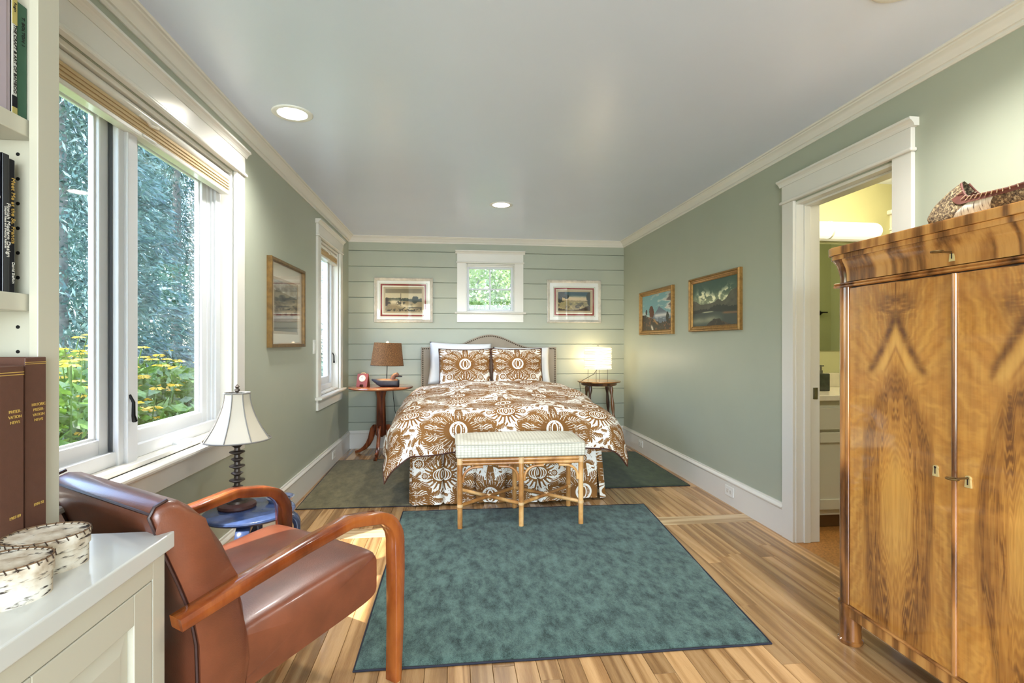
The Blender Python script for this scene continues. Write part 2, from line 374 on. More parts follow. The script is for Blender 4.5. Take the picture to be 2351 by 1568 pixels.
# window 2 : single casement
w2 = sroot('window_2', (XL, 5.16, .735)); casing(w2, PLf, *W2)
frame4('jamb', WHITE, w2, PLf, W2[0], W2[1], W2[2], W2[3], .02, -.155, -.004)
frame4('stop', SASH, w2, PLf, W2[0]+.02, W2[1]-.02, W2[2]+.02, W2[3]-.02, .052, -.085, -.06)
frame4('sash', SASH, w2, PLf, W2[0]+.05, W2[1]-.05, .80, 2.10, .062, -.125, -.085, .006, .075)
pane('glass_pane', w2, PLf, W2[0]+.11, W2[1]-.11, .86, 2.05, -.105)
frame4('screen_frame', GREYM, w2, PLf, W2[0]+.05, W2[1]-.05, .785, 2.11, .016, -.083, -.07, .002)
crank(w2, PLf, W2[1]-.06, 1.02, -.05)
# window 3 : small square window with four lights
w3 = sroot('window_3', (.44, YB, 1.575)); casing(w3, PBk, *W3)
frame4('jamb', WHITE, w3, PBk, *W3, .016, -.16, -.004)
frame4('sash', SASH, w3, PBk, W3[0]+.016, W3[1]-.016, W3[2]+.008, W3[3]-.03, .028, -.085, -.05, .004)
m = MB(); m.box(W3[0]+.016, W3[1]-.016, YB+.04, YB+.07, W3[3]-.034, W3[3]-.014, .003); m.build('shade_rail', WHITE, w3)
um, zm = (W3[0]+W3[1])/2, (1.583+2.118)/2
for k in (0, 1): 
    m = MB()
    if k == 0: m.box(um-.009, um+.009, YB+.055, YB+.075, 1.6, 2.1, .003)
    else: m.box(W3[0]+.04, W3[1]-.04, YB+.056, YB+.074, zm-.009, zm+.009, .003)
    m.build('muntin', SASH, w3)
for a, b in ((W3[0]+.042, um-.006), (um+.006, W3[1]-.042)):
    for e, f in ((1.609, zm-.006), (zm+.006, 2.092)): pane('glass_pane', w3, PBk, a, b, e, f, -.066)
# doorway to the bathroom
d1 = sroot('door_1', (XR, 2.55, 0)); casing(d1, PRt, 2.193, 2.909, 0, 2.075, True)
m = MB()
for a, b in ((2.19, 2.206), (2.899, 2.915)): m.box(XR-.002, XR+.152, a, b, 0, 2.065, .001)
m.box(XR-.002, XR+.152, 2.206, 2.899, 2.052, 2.068, .001); m.build('jamb', WHITE, d1)
m = MB()
for a, b in ((2.206, 2.218), (2.887, 2.899)): m.box(XR+.045, XR+.085, a, b, 0, 2.052, .002)
m.box(XR+.045, XR+.085, 2.218, 2.887, 2.04, 2.052, .002); m.build('door_stop', WHITE, d1)
m = MB(); m.box(XR+.108, XR+.138, 2.896, 2.9, .87, .94, .001); m.box(XR+.115, XR+.128, 2.893, 2.897, .885, .925, .001); m.build('strike_plate', STEEL, d1)
# bathroom shell
BX0, BX1, BY0, BY1 = XR+.15, 4.14, 2.0, 3.62
struct(MB().box(BX0, BX1+.1, BY1, BY1+.1, -.03, H+.02).build('wall_bath_back', BATHW))
struct(MB().box(BX1, BX1+.1, BY0-.1, BY1, -.03, H+.02).build('wall_bath_right', BATHW))
struct(MB().box(BX0, BX1, BY0-.1, BY0, -.03, H+.02).build('wall_bath_front', BATHW))
struct(MB().box(XR, BX1, BY0, BY1, -.06, -.001).build('floor_bath', CORK))
tb = sroot('trim_4', (3.42, BY1, 0)); m = MB(); m.box(3.36, 3.47, BY1-.02, BY1, 0, 2.2); m.build('side_casing', WHITE, tb)
m = MB(); m.box(3.35, 3.9, BY1-.03, BY1, 2.08, 2.098, .005); m.build('head_bead', WHITE, tb); m = MB(); m.box(3.33, 3.9, BY1-.045, BY1, 2.2, 2.235, .008); m.build('head_cap', WHITE, tb)
# ------------------------------------------------------------------ prints drawn by formula
def fbm(h, w_, cells, octaves=5, seed=0, wrap=False, gain=.5):
    rs = np.random.RandomState(seed); out = np.zeros((h, w_), np.float32); amp = 1.0; tot = 0
    cy, cx_ = cells
    for o in range(octaves):
        ny, nx = max(1, int(cy)), max(1, int(cx_)); g = rs.rand(ny+1, nx+1).astype(np.float32)
        if wrap: g[-1] = g[0]; g[:, -1] = g[:, 0]
        y = np.linspace(0, ny, h, endpoint=False); x = np.linspace(0, nx, w_, endpoint=False)
        yi, xi = y.astype(int), x.astype(int); fy, fx = y-yi, x-xi; fy = fy*fy*(3-2*fy); fx = fx*fx*(3-2*fx)
        a = g[yi][:, xi]; b_ = g[yi][:, xi+1]; c_ = g[yi+1][:, xi]; d = g[yi+1][:, xi+1]
        out += amp*((a*(1-fx)+b_*fx)*(1-fy)[:, None]+(c_*(1-fx)+d*fx)*fy[:, None]); tot += amp; amp *= gain; cy *= 2; cx_ *= 2
    return out/tot
def sst(a, b, x):
    t = np.clip((x-a)/(b-a), 0, 1); return t*t*(3-2*t)
def mixc(base, col, m): return base*(1-m[..., None])+np.array(col, np.float32)/255*m[..., None]
R_ = math.radians
class Ink:
    """soft-edged brush on a wrapping canvas, units are pixels"""
    def __init__(s, w_, h): s.w, s.h = w_, h; s.a = np.zeros((h, w_), np.float32)
    def dot(s, x, y, r, v=1.0):
        R_ = int(r+3); xs = np.arange(int(x)-R_, int(x)+R_+1); ys = np.arange(int(y)-R_, int(y)+R_+1)
        d = np.hypot(xs[None]-x, ys[:, None]-y); k = np.clip(r-d+.5, 0, 1); ix = np.ix_(ys % s.h, xs % s.w)
        s.a[ix] = s.a[ix]*(1-k)+v*k
    def stroke(s, pts, rad, v=1.0):
        for (x0, y0), (x1, y1), r0, r1 in zip(pts[:-1], pts[1:], rad[:-1], rad[1:]):
            n = max(1, int(math.hypot(x1-x0, y1-y0)/max(1.2, .45*min(r0, r1))))
            for k in range(n+1):
                t = k/n; s.dot(x0+(x1-x0)*t, y0+(y1-y0)*t, r0+(r1-r0)*t, v)
    def flame(s, x, y, ang, L, wd, curl=0.5, v=1.0, vein=None):
        n = 9; pts = []; rad = []; a = ang; px, py = x, y
        for k in range(n):
            t = k/(n-1); pts.append((px, py)); rad.append(max(.8, wd*(.28+.72*math.sin(PI*min(1, .12+.80*t))**.9)*(1 if t < .9 else .75)))
            px += math.cos(a)*L/(n-1); py += math.sin(a)*L/(n-1); a += curl*(t**1.6)/(n-1)*2.4
        s.stroke(pts, rad, v)
        if vein is not None: s.stroke(pts[1:7], [max(.8, wd*.13)]*6, vein)
    def ring(s, x, y, rx, ry, wd, v, a0=0, a1=2*PI):
        n = 48; s.stroke([(x+rx*math.cos(a0+(a1-a0)*k/n), y+ry*math.sin(a0+(a1-a0)*k/n)) for k in range(n+1)], [wd]*(n+1), v)
    def disc(s, x, y, r, v): s.dot(x, y, r, v)
    def flower(s, x, y, r):
        for k in range(9): s.dot(x+r*.72*math.cos(k*2*PI/9), y+r*.72*math.sin(k*2*PI/9), r*.36)
        s.dot(x, y, r*.78)
        for k in range(8): s.stroke([(x+r*.25*math.cos(k*PI/4), y+r*.25*math.sin(k*PI/4)), (x+r*.62*math.cos(k*PI/4), y+r*.62*math.sin(k*PI/4))], [r*.05, r*.12], 0.0)
        s.dot(x, y, r*.13, 0.0)
    def sprig(s, x, y, ang, L, side=1):
        n = 7; a = ang; px, py = x, y
        for k in range(n):
            nx, ny = px+math.cos(a)*L/n, py+math.sin(a)*L/n; s.stroke([(px, py), (nx, ny)], [2.2, 2.0])
            if k > 0:
                for sg in (-1, 1): s.flame(nx, ny, a+sg*.95, L*(.34-.02*k), L*.06, -sg*.5)
            px, py = nx, ny; a += side*.16
        s.flame(px, py, a, L*.3, L*.06, 0)
def damask():
    W, Hh = 1024, 1138; I = Ink(W, Hh); rs = np.random.RandomState(5)
    def frond(x, y, ang, L, wd, curl, lobes=6):
        n = 11; a = ang; px, py = x, y; spine = []
        for k in range(n):
            t = k/(n-1); spine.append((px, py, a)); px += math.cos(a)*L/(n-1); py += math.sin(a)*L/(n-1); a += curl*(.4+1.2*t)/(n-1)*1.6
        I.stroke([q[:2] for q in spine], [wd*(.9-.6*k/(n-1)) for k in range(n)])
        for k in range(2, n):
            t = k/(n-1); qx_, qy_, qa = spine[k]
            for sg in (-1, 1): I.flame(qx_, qy_, qa+sg*(.85-.35*t), L*(.46-.16*t), wd*.40, -sg*.75+curl*.4)
        I.flame(px, py, a, L*.22, wd*.7, curl*.5)
        I.stroke([q[:2] for q in spine[1:9]], [max(1.2, wd*.13)]*8, 0.0)
        for k in range(3, 9, 2):
            qx_, qy_, qa = spine[k]
            for sg in (-1, 1): I.stroke([(qx_, qy_), (qx_+math.cos(qa+sg*.75)*L*.16, qy_+math.sin(qa+sg*.75)*L*.16)], [1.1, 1.3], 0.0)
    def medallion(cx_, cy, S):
        for k in range(40): a = 2*PI*k/40; I.dot(cx_+.145*S*1.3*math.cos(a), cy+.13*S*math.sin(a), .05*S)
        for (deg, L, c, r0) in ((90, .20, 0, .10), (62, .22, -.9, .10), (36, .25, -.8, .11), (12, .27, -.9, .12), (-14, .26, .9, .12), (-40, .24, .9, .11), (-66, .22, .9, .10), (-90, .16, 0, .10)):
            for sg in ((1, -1) if abs(deg) != 90 else (1,)):
                a = R_(deg) if sg == 1 else PI-R_(deg)
                frond(cx_+r0*S*math.cos(a)*1.25, cy+r0*S*math.sin(a), a, L*S, .017*S, c*sg)
        for q in range(-12, 13): I.disc(cx_+q*.0125*S, cy, (.115-.004*abs(q))*S, 1.0)
        for k in range(34):                                      # fine white quills
            a = 2*PI*k/34+.06; sg = 1 if math.cos(a) >= 0 else -1; q1 = .16+.05*((k*5) % 3)/2
            pts = [(cx_+r*S*(1+.25*abs(math.cos(a)))*math.cos(a+sg*(r-.1)*1.4), cy+r*S*math.sin(a+sg*(r-.1)*1.4)) for r in (.128, .142, .16, q1)]
            I.stroke(pts, [1.0, 1.6, 2.4, 2.0], 0.0)
        I.disc(cx_, cy, .104*S, 1.0)
        I.ring(cx_, cy, .083*S, .083*S, .012*S, 0.0); I.ring(cx_, cy, .03*S, .062*S, .007*S, 0.0)
        for k in range(7):
            y = cy+(k-3)*.017*S
            for sg in (-1, 1): I.dot(cx_+sg*.052*S, y, .0055*S, 0.0)
    def pumpkin(cx_, cy, S):
        for k in range(22):
            a = 2*PI*k/22; sg = 1 if math.cos(a) >= 0 else -1; I.flame(cx_+.1*S*math.cos(a)*1.2, cy+.09*S*math.sin(a), a, .1*S, .011*S, sg*.8)
        for k in range(40):
            a = 2*PI*k/40; I.dot(cx_+.1*S*1.25*math.cos(a), cy+.085*S*math.sin(a), .025*S)
        I.disc(cx_, cy, .1*S, 1.0)
        for rx in (.088, .062, .034): I.ring(cx_, cy, rx*S*1.2, .07*S, .0055*S, 0.0)
        I.ring(cx_, cy, .012*S, .04*S, .006*S, 0.0)
        for k in range(12): I.dot(cx_+.125*S*math.cos(k*PI/6)*1.1, cy+.1*S*math.sin(k*PI/6), .008*S, 0.0)
    S = 1000.0
    for cx_, cy in ((512, 640), (1024, 71)): medallion(cx_, cy, S*.98)
    for cx_, cy in ((512, 310), (0, 879)): pumpkin(cx_, cy, S*.88)
    def free(x, y, r):
        for k in range(12):
            for q in (.5, 1.0):
                if I.a[int(y+q*r*math.sin(k*PI/6)) % Hh, int(x+q*r*math.cos(k*PI/6)) % W] > .3: return False
        return I.a[int(y) % Hh, int(x) % W] < .3
    for x, y, r in ((265, 430, 44), (759, 430, 44), (250, 880, 42), (775, 880, 42), (512, 1010, 38), (0, 445, 38), (330, 300, 32), (694, 300, 32), (180, 1010, 32), (845, 1010, 32)):
        I.dot(x, y, r*1.25, 0.0); I.flower(x, y, r)
    for rr, L, cnt in ((44, 105, 260), (30, 74, 420), (18, 0, 500), (9, -1, 900)):   # leafy sprigs, teardrops and dots fill the ground
        for k in range(cnt):
            x, y = rs.uniform(0, W), rs.uniform(0, Hh)
            if not free(x, y, rr): continue
            a0 = rs.uniform(-PI, PI)
            if L > 0: I.sprig(x-math.cos(a0)*L*.5, y-math.sin(a0)*L*.5, a0, L, rs.choice([-1, 1]))
            elif L == 0: I.flame(x-math.cos(a0)*16, y-math.sin(a0)*16, a0, 34, 9, rs.uniform(-1.5, 1.5))
            else: I.dot(x, y, 4)
    for k in range(150):
        x, y = rs.randint(0, W), rs.randint(0, Hh)
        if I.a[y, x] > .9 and I.a[(y+9) % Hh, x] > .9 and I.a[y-9, x] > .9: I.dot(x, y, 4.2, 0.0); I.dot(x, y, 1.8, 1.0)
    a = I.a
    sh = fbm(Hh, W, (9, 8), 4, 3, True)
    br = np.stack([.51+.13*(sh-.5), .335+.11*(sh-.5), .12+.06*(sh-.5)], -1); wh = np.array([.93, .915, .87], np.float32)
    return br*a[..., None]+wh*(1-a[..., None])
def grain_lines(h, w_, f, k, amp):
    return amp*np.sin(f*k)
def veneer(seed):
    """book-matched walnut crotch veneer; v up, symmetric about the centre line"""
    Hh, W = 1152, 400; v, u = np.meshgrid(np.linspace(0, 1, Hh), np.linspace(-1, 1, W), indexing='ij')
    x = np.abs(u); half = W//2
    def sym(cells, oc, sd):
        n = fbm(Hh, W, cells, oc, sd); n[:, :half] = n[:, ::-1][:, :half]; return n
    n1 = sym((6, 5), 4, seed)-.5; n2 = sym((40, 8), 4, seed+1)-.5; n3 = sym((8, 60), 3, seed+2)-.5; n4 = sym((160, 12), 2, seed+9)-.5
    base = np.zeros((Hh, W, 3), np.float32)+np.array([190, 128, 62], np.float32)/255
    light = [216, 158, 86]; dark = [92, 55, 26]; mid = [150, 96, 46]
    # long arch: nested pointed ovals closing towards the foot
    n5 = sym((3, 22), 4, seed+5)-.5; xw = x+.20*n5+.16*n1
    zc = .40; e = np.sqrt((xw/(.70))**2+(np.where(v > zc, (v-zc)/.33, (zc-v)/.56))**2)+.03*n1+.012*n2
    e = e+.10*np.exp(-(x/.22)**2)*sst(zc+.1, zc+.33, v)*-1.0
    streak = .5+.5*np.sin(e*34+n5*16); streak2 = .5+.5*np.sin(e*95+n5*22)
    ins = 1-sst(1.0, 1.1, e)
    base = mixc(base, light, np.exp(-((e-.22)/.25)**2)*.8)
    base = mixc(base, mid, np.clip(np.exp(-((e-.80)/.24)**2)*(.30+.75*streak)*ins, 0, 1))
    base = mixc(base, dark, np.clip(np.exp(-((e-.88)/.10)**2)*(.4+.6*streak2)*(.75+1.2*n2+.8*n5), 0, 1))
    base = mixc(base, dark, np.clip(ins*np.exp(-((e-.66)/.15)**2)*streak2*sst(-.2, .2, n5+.4*n2)*1.3, 0, .9))
    base = mixc(base, dark, np.clip(ins*sst(.15, .35, n5+.3*n4)*sst(.3, .5, e)*.75, 0, 1))
    base = mixc(base, mid, np.clip(np.exp(-((e-.45)/.2)**2)*streak2*.45, 0, 1))
    # outside the arch: rays fanning up and out
    fan = np.arctan2(v-.62, x+.22); out = sst(1.0, 1.12, e)
    base = mixc(base, light, out*.5*(.5+.5*np.sin(fan*46+n1*10)))
    base = mixc(base, mid, out*.40*(.5+.5*np.sin(fan*100+n2*10+n1*8)))
    # inverted V above the arch apex
    t = v+.30*x*(1+.5*n1); up = sst(.725, .76, v)
    vv = np.exp(-((t-.845)/.045)**2); base = mixc(base, light, up*vv*.95)
    base = mixc(base, mid, up*np.exp(-((t-.815)/.010)**2)*sst(.40, .2, x)*.7)
    base = mixc(base, dark, up*np.exp(-((t-.905)/.026)**2)*(.45+1.2*(n2+.5))*sst(.95, .2, x)*.9)
    burst = np.exp(-((v-.93)/.045)**2)*np.exp(-((x-.10)/.30)**2); base = mixc(base, dark, np.clip(burst*(.75+2.2*n2+1.6*n4), 0, 1))
    arc = .5+.5*np.sin((np.hypot(x*.55, (v-1.04)*2.2))*52+n1*12); base = mixc(base, mid, sst(.90, .95, v)*arc*.55)
    base = mixc(base, dark, sst(.90, .97, v)*np.exp(-(x/.012)**2)*.9)
    base = mixc(base, [226, 176, 104], np.clip(n3*1.6, 0, 1)*.30)
    base = mixc(base, dark, np.clip(-n3*1.5, 0, 1)*.25)
    base = mixc(base, light, np.clip(n4*2, 0, 1)*.25*out)                 # cross-fire
    return np.clip(base, 0, 1)**np.array([.86, .93, 1.08])*(1+.10*n1[..., None])
def blob_tree(im, cx_, cy, rx, ry, col, seed):
    h, w_ = im.shape[:2]; y, x = np.mgrid[0:h, 0:w_]; n = fbm(h, w_, (h/16, w_/16), 4, seed)
    d = ((x/w_-cx_)/rx)**2+((y/h-cy)/ry)**2+(n-.5)*1.5; return mixc(im, col, 1-sst(.75, .95, d))
def ridge(w_, pts, seed, amp=.02):
    x = np.linspace(0, 1, w_); y = np.interp(x, [p[0] for p in pts], [p[1] for p in pts]); return y+amp*(fbm(2, w_, (1, 30), 4, seed)[0]-.5)
def fill_below(im, prof, col, soft=.006):
    h = im.shape[0]; y = np.linspace(0, 1, h)[:, None]; return mixc(im, col, 1-sst(prof[None]-soft, prof[None]+soft, y))
def lake_painting():
    h, w_ = 260, 400; v, u = np.meshgrid(np.linspace(0, 1, h), np.linspace(0, 1, w_), indexing='ij'); im = np.zeros((h, w_, 3), np.float32)
    n = fbm(h, w_, (5, 7), 5, 21); n2 = fbm(h, w_, (12, 16), 5, 22)
    im[:] = np.array([58, 82, 70])/255.; im = mixc(im, [150, 156, 120], np.exp(-((v-.55)/.16)**2)*.85)
    cl = sst(.45, .62, n2)*np.exp(-((v-.62-.12*np.sin(u*9)*.5)/.13)**2)*sst(.02, .25, u)*sst(1.0, .75, u); im = mixc(im, [226, 222, 182], np.clip(cl*1.25, 0, 1)); im = mixc(im, [104, 104, 86], np.exp(-((v-.60)/.1)**2)*sst(.62, .8, n)*.8)
    im = fill_below(im, ridge(w_, [(0, .60), (.08, .58), (.18, .50), (.35, .49), (.5, .5), (.6, .57), (.68, .50), (.76, .55), (.86, .70), (1, .74)], 3), [84, 80, 66]); 
    im = im*(1+.35*(n2[..., None]-.5)*(v < .75)[..., None])
    im = fill_below(im, ridge(w_, [(0, .36), (.12, .37), (.25, .40), (.4, .36), (.5, .44), (.58, .46), (.66, .42), (.8, .40), (1, .38)], 4, .06), [40, 42, 34])
    im = fill_below(im, ridge(w_, [(0, .30), (.4, .315), (.5, .32), (.62, .30), (1, .2)], 5, .01), [62, 68, 62]); im = mixc(im, [186, 184, 150], np.exp(-((v-.315)/.012)**2)*sst(.2, .3, u)*sst(.52, .45, u))
    im = mixc(im, [166, 166, 134], np.exp(-((v-.13-.05*u)/.07)**2)*(.35+.6*n)*sst(.75, .5, u)); im = mixc(im, [128, 92, 62], np.exp(-((v-.27+.06*(u-.7))/.025)**2)*sst(.64, .74, u))
    rk = ridge(w_, [(0, -.1), (.28, -.05), (.38, .07), (.5, .15), (.62, .15), (.75, .06), (.9, .02), (1, .05)], 6, .05); im = fill_below(im, rk, [46, 36, 26]); im = mixc(im, [96, 74, 50], (v < rk[None])*sst(.55, .7, n2)*.7)
    return im
def peak_painting():
    h, w_ = 260, 420; v, u = np.meshgrid(np.linspace(0, 1, h), np.linspace(0, 1, w_), indexing='ij'); im = np.zeros((h, w_, 3), np.float32)
    n = fbm(h, w_, (7, 3), 5, 31); n2 = fbm(h, w_, (20, 24), 4, 32)
    im[:] = np.array([112, 156, 158])/255.; im = mixc(im, [222, 214, 196], sst(.45, .62, n)); im = mixc(im, [104, 92, 84], sst(.58, .76, n+.25*(v-.6)))
    im = fill_below(im, ridge(w_, [(0, .2), (.35, .38), (.5, .50), (.6, .64), (.7, .56), (.85, .46), (1, .40)], 7, .02), [96, 108, 118]); m = np.exp(-((v-.40)/.05)**2)*sst(.4, .5, u); im = mixc(im, [226, 220, 208], m*.8)
    im = mixc(im, [170, 180, 190], (v < .36)*sst(.42, .5, u)*sst(.5, .6, n2)*.6)
    g = ridge(w_, [(0, .44), (.2, .40), (.35, .34), (.5, .26), (.65, .20), (.8, .24), (1, .32)], 8, .08); im = fill_below(im, g, [56, 44, 28]); im = mixc(im, [150, 92, 50], (v < g[None])*sst(.55, .72, n2)*.8)
    im = blob_tree(im, .16, .52, .04, .07, [44, 34, 26], 4); im = blob_tree(im, .34, .50, .09, .18, [92, 50, 26], 5); im = blob_tree(im, .08, .36, .1, .1, [40, 34, 24], 6); im = blob_tree(im, .86, .34, .05, .14, [36, 40, 30], 8)
    im = mixc(im, [226, 216, 196], np.exp(-((u-.36+.35*(v-.1))/.035)**2)*sst(.2, .1, v)); im = mixc(im, [176, 128, 70], np.exp(-((u-.52+.9*(v-.2))/.03)**2)*sst(.34, .3, v)*sst(.12, .2, v)); return im
def matted(w_, h, red, pic, scene):
    im = np.zeros((h, w_, 3), np.float32)+np.array([232, 232, 226])/255.
    v, u = np.meshgrid(np.linspace(0, 1, h), np.linspace(0, 1, w_), indexing='ij')
    def rect(r, col, tx=None):
        m = ((u > r[0]) & (u < r[1]) & (v > r[2]) & (v < r[3])).astype(np.float32); c = np.array(col)/255.
        im[m > 0] = c if tx is None else np.clip(c*(1+tx[m > 0][:, None]), 0, 1)
    def gr(r, k): a = h/w_; return (r[0]-k*a, r[1]+k*a, r[2]-k, r[3]+k)
    t = (rng.rand(h, w_)-.5)*.5
    rect(gr(red, .026), [150, 158, 140]); rect(gr(red, .018), [226, 228, 212]); rect(red, [134, 40, 36], t); rect(gr(red, -.04), [176, 160, 110]); rect(gr(red, -.047), [240, 238, 222]); rect(gr(pic, .05), [176, 158, 124], t*.3)
    x0, x1, y0, y1 = int(pic[0]*w_), int(pic[1]*w_), int(pic[2]*h), int(pic[3]*h); s = scene(y1-y0, x1-x0); im[y0:y1, x0:x1] = s; return im
def river_print(h, w_):
    v, u = np.meshgrid(np.linspace(0, 1, h), np.linspace(0, 1, w_), indexing='ij'); n = fbm(h, w_, (8, 10), 4, 41); n2 = fbm(h, w_, (20, 30), 3, 42)
    im = np.zeros((h, w_, 3), np.float32)+np.array([196, 182, 146])/255.; im = mixc(im, [116, 104, 78], sst(.78, .84, v)*.9)
    im = fill_below(im, ridge(w_, [(0, .62), (.3, .6), (.5, .58), (.68, .55), (.8, .56), (1, .56)], 9, .10), [58, 62, 48]); im = mixc(im, [86, 96, 72], (v < .6)*(v > .45)*sst(.55, .7, n2))
    im = fill_below(im, ridge(w_, [(0, .46), (.4, .47), (1, .42)], 10, .03), [140, 122, 88]); im = mixc(im, [212, 196, 158], np.exp(-((v-.30-.12*np.sin(u*7))/.11)**2)*sst(.05, .2, u)*sst(.95, .7, u)); 
    im = mixc(im, [52, 48, 36], (v < .46)*sst(.56, .68, n)*.85); im = mixc(im, [46, 44, 32], np.exp(-((v-.05)/.07)**2)*sst(.4, .6, n2)); im = mixc(im, [44, 42, 32], np.exp(-((v-.18)/.02)**2)*sst(.55, .7, u)*.9)
    im = blob_tree(im, .83, .52, .1, .18, [40, 48, 36], 5); im = blob_tree(im, .03, .4, .05, .2, [60, 44, 34], 6); im = mixc(im, [58, 50, 40], (np.abs(u-.42) < .008)*(v > .25)*(v < .8)*1.0); return im
def meadow_print(h, w_):
    v, u = np.meshgrid(np.linspace(0, 1, h), np.linspace(0, 1, w_), indexing='ij'); n = fbm(h, w_, (10, 8), 4, 51); n2 = fbm(h, w_, (24, 20), 3, 52)
    im = np.zeros((h, w_, 3), np.float32)+np.array([206, 184, 144])/255.; im = mixc(im, [44, 76, 84], sst(.68, .86, v+.08*(n-.5))); im = fill_below(im, ridge(w_, [(0, .56), (1, .54)], 11, .04), [150, 134, 92])
    im = mixc(im, [46, 40, 26], (v < .56)*sst(.52, .62, n)*.9); im = mixc(im, [206, 186, 130], (v < .5)*sst(.60, .72, n2)*.7); im = mixc(im, [120, 118, 60], np.exp(-((v-.36)/.08)**2)*.4)
    im = fill_below(im, ridge(w_, [(0, .14), (.3, .04), (.6, .05), (.8, .16), (1, .22)], 12, .06), [58, 42, 26])
    for a in ((.1, .85, .13, .18), (.26, .74, .08, .14), (.05, .6, .08, .2), (.97, .74, .09, .25), (.98, .5, .08, .25)): im = blob_tree(im, a[0], a[1], a[2], a[3], [26, 34, 26], int(a[0]*100))
    return im
def hill_print():
    h, w_ = 420, 300; im = np.zeros((h, w_, 3), np.float32)+np.array([222, 214, 196])/255.; x0, x1, y0, y1 = 40, 250, 70, 330
    im[y0-14:y1+14, x0-12:x1+12] = np.array([176, 158, 134])/255.; hh, ww = y1-y0, x1-x0
    v, u = np.meshgrid(np.linspace(0, 1, hh), np.linspace(0, 1, ww), indexing='ij'); n = fbm(hh, ww, (14, 8), 5, 61); s = np.zeros((hh, ww, 3), np.float32)+np.array([188, 186, 176])/255.
    s = fill_below(s, ridge(ww, [(0, .8), (.4, .78), (1, .72)], 13, .02), [112, 106, 92]); s = s*(1+.9*(n[..., None]-.5)); s = fill_below(s, ridge(ww, [(0, .58), (.5, .56), (1, .60)], 14, .06), [92, 84, 66]); s = mixc(s, [36, 32, 26], (v < .58)*(v > .26)*sst(.5, .6, n)); s = mixc(s, [176, 164, 132], (v < .5)*(v > .28)*sst(.5, .36, n)*.8); s = fill_below(s, ridge(ww, [(0, .28), (1, .27)], 15, .02), [104, 84, 68])
    im[y0:y1, x0:x1] = s*.72; return im
# ------------------------------------------------------------------ furniture materials
DAM = damask(); FAB = img_mat('damask_print', DAM, .8, bump=.15, bs=900.0)
LINEN = plain('white_linen', (232,234,238), .8, .02, 4, .15, 300)
PIPE = plain('brown_piping', (70,34,22), .6, .05)
SUEDE = plain('taupe_suede', (158,146,130), .75, .10, 5, .1, 300, sheen=.3)
NAIL = plain('nailhead_bronze', (70,56,42), .35, .1, metal=.8)
RATTAN = wood('rattan', (150,96,46), (206,150,84), (228,182,120), scale=(10,10,6), rings=2, rough=.3, coat=.3)
CANE = plain('cane_binding', (216,178,128), .35, .08, 30)
MAHOG = wood('reddish_wood', (62,26,14), (112,54,28), (142,76,42), scale=(20,20,2.5), rings=4, rough=.22, coat=.4)
CHERRY = wood('chair_wood', (88,36,13), (128,60,24), (158,86,36), scale=(9,9,3), rings=3, rough=.2, coat=.5)
LEATH = plain('brown_leather', (112,60,38), .36, .24, 9, .2, 220, spec=.7, coat=.15)
DKLEATH = plain('leather_piping', (52,26,18), .4, .08)
BLUE = plain('blue_lacquer', (60,78,118), .24, .4, 16, .04, 80, coat=.3)
WALN = wood('walnut_veneer', (104,64,30), (172,116,58), (202,146,78), scale=(16,16,1.2), rings=6, rough=.16, coat=.7, contrast=1.0, fs=6.0)
WALNV = wood('walnut_upright', (78,44,20), (158,100,48), (190,132,70), scale=(12,12,2.5), rings=4, rough=.16, coat=.7)
DARKW = wood('dark_wood', (48,30,18), (92,58,32), (120,80,46), scale=(20,20,4), rings=4, rough=.3, coat=.2)
BRASS = plain('brass', (222,200,140), .3, .06, metal=.4)
CREAMP = plain('cream_cabinet_paint', (196,192,174), .25, .012, 3, .03, 60)
CTOP = plain('glossy_counter', (204,204,198), .12, .01)

# ------------------------------------------------------------------ bed
BCX, BW, BY = .42, .70, 4.0
bed = thing('bed', 'upholstered queen bed with arched headboard, brown damask bedding, under the small square window', 'bed', (BCX, 4.9, 0))
def hb_top(x): d = abs(x-.427); return 1.163+(.146*.5*(1+math.cos(PI*d/.5)) if d < .5 else 0)
ol = [(-.362, .12)]+[(-.362+1.578*k/60, hb_top(-.362+1.578*k/60)) for k in range(61)]+[(1.216, .12)]
hb = MB().prism(ol, lambda a, b, t: (a, t, b), 6.046, 5.975, .012).build('headboard', SUEDE, bed, True)
m = MB(); pth = [(-.344, z_) for z_ in np.arange(.62, 1.14, .0215)]+[(x, hb_top(x)-.018) for x in np.arange(-.344, 1.2, .0215)]+[(1.198, z_) for z_ in np.arange(.62, 1.14, .0215)]
for x, z_ in pth: m.lathe([(0, .006), (.006, .004), (.0085, 0)], (x, 5.974, z_), 6, Matrix.Rotation(PI/2, 4, 'X'))
m.build('nailhead_trim', NAIL, hb, True, kind='stuff')
MB().box(-.3, 1.13, 3.92, 5.96, .2, .63, .04, 3).build('mattress', LINEN, bed, True)
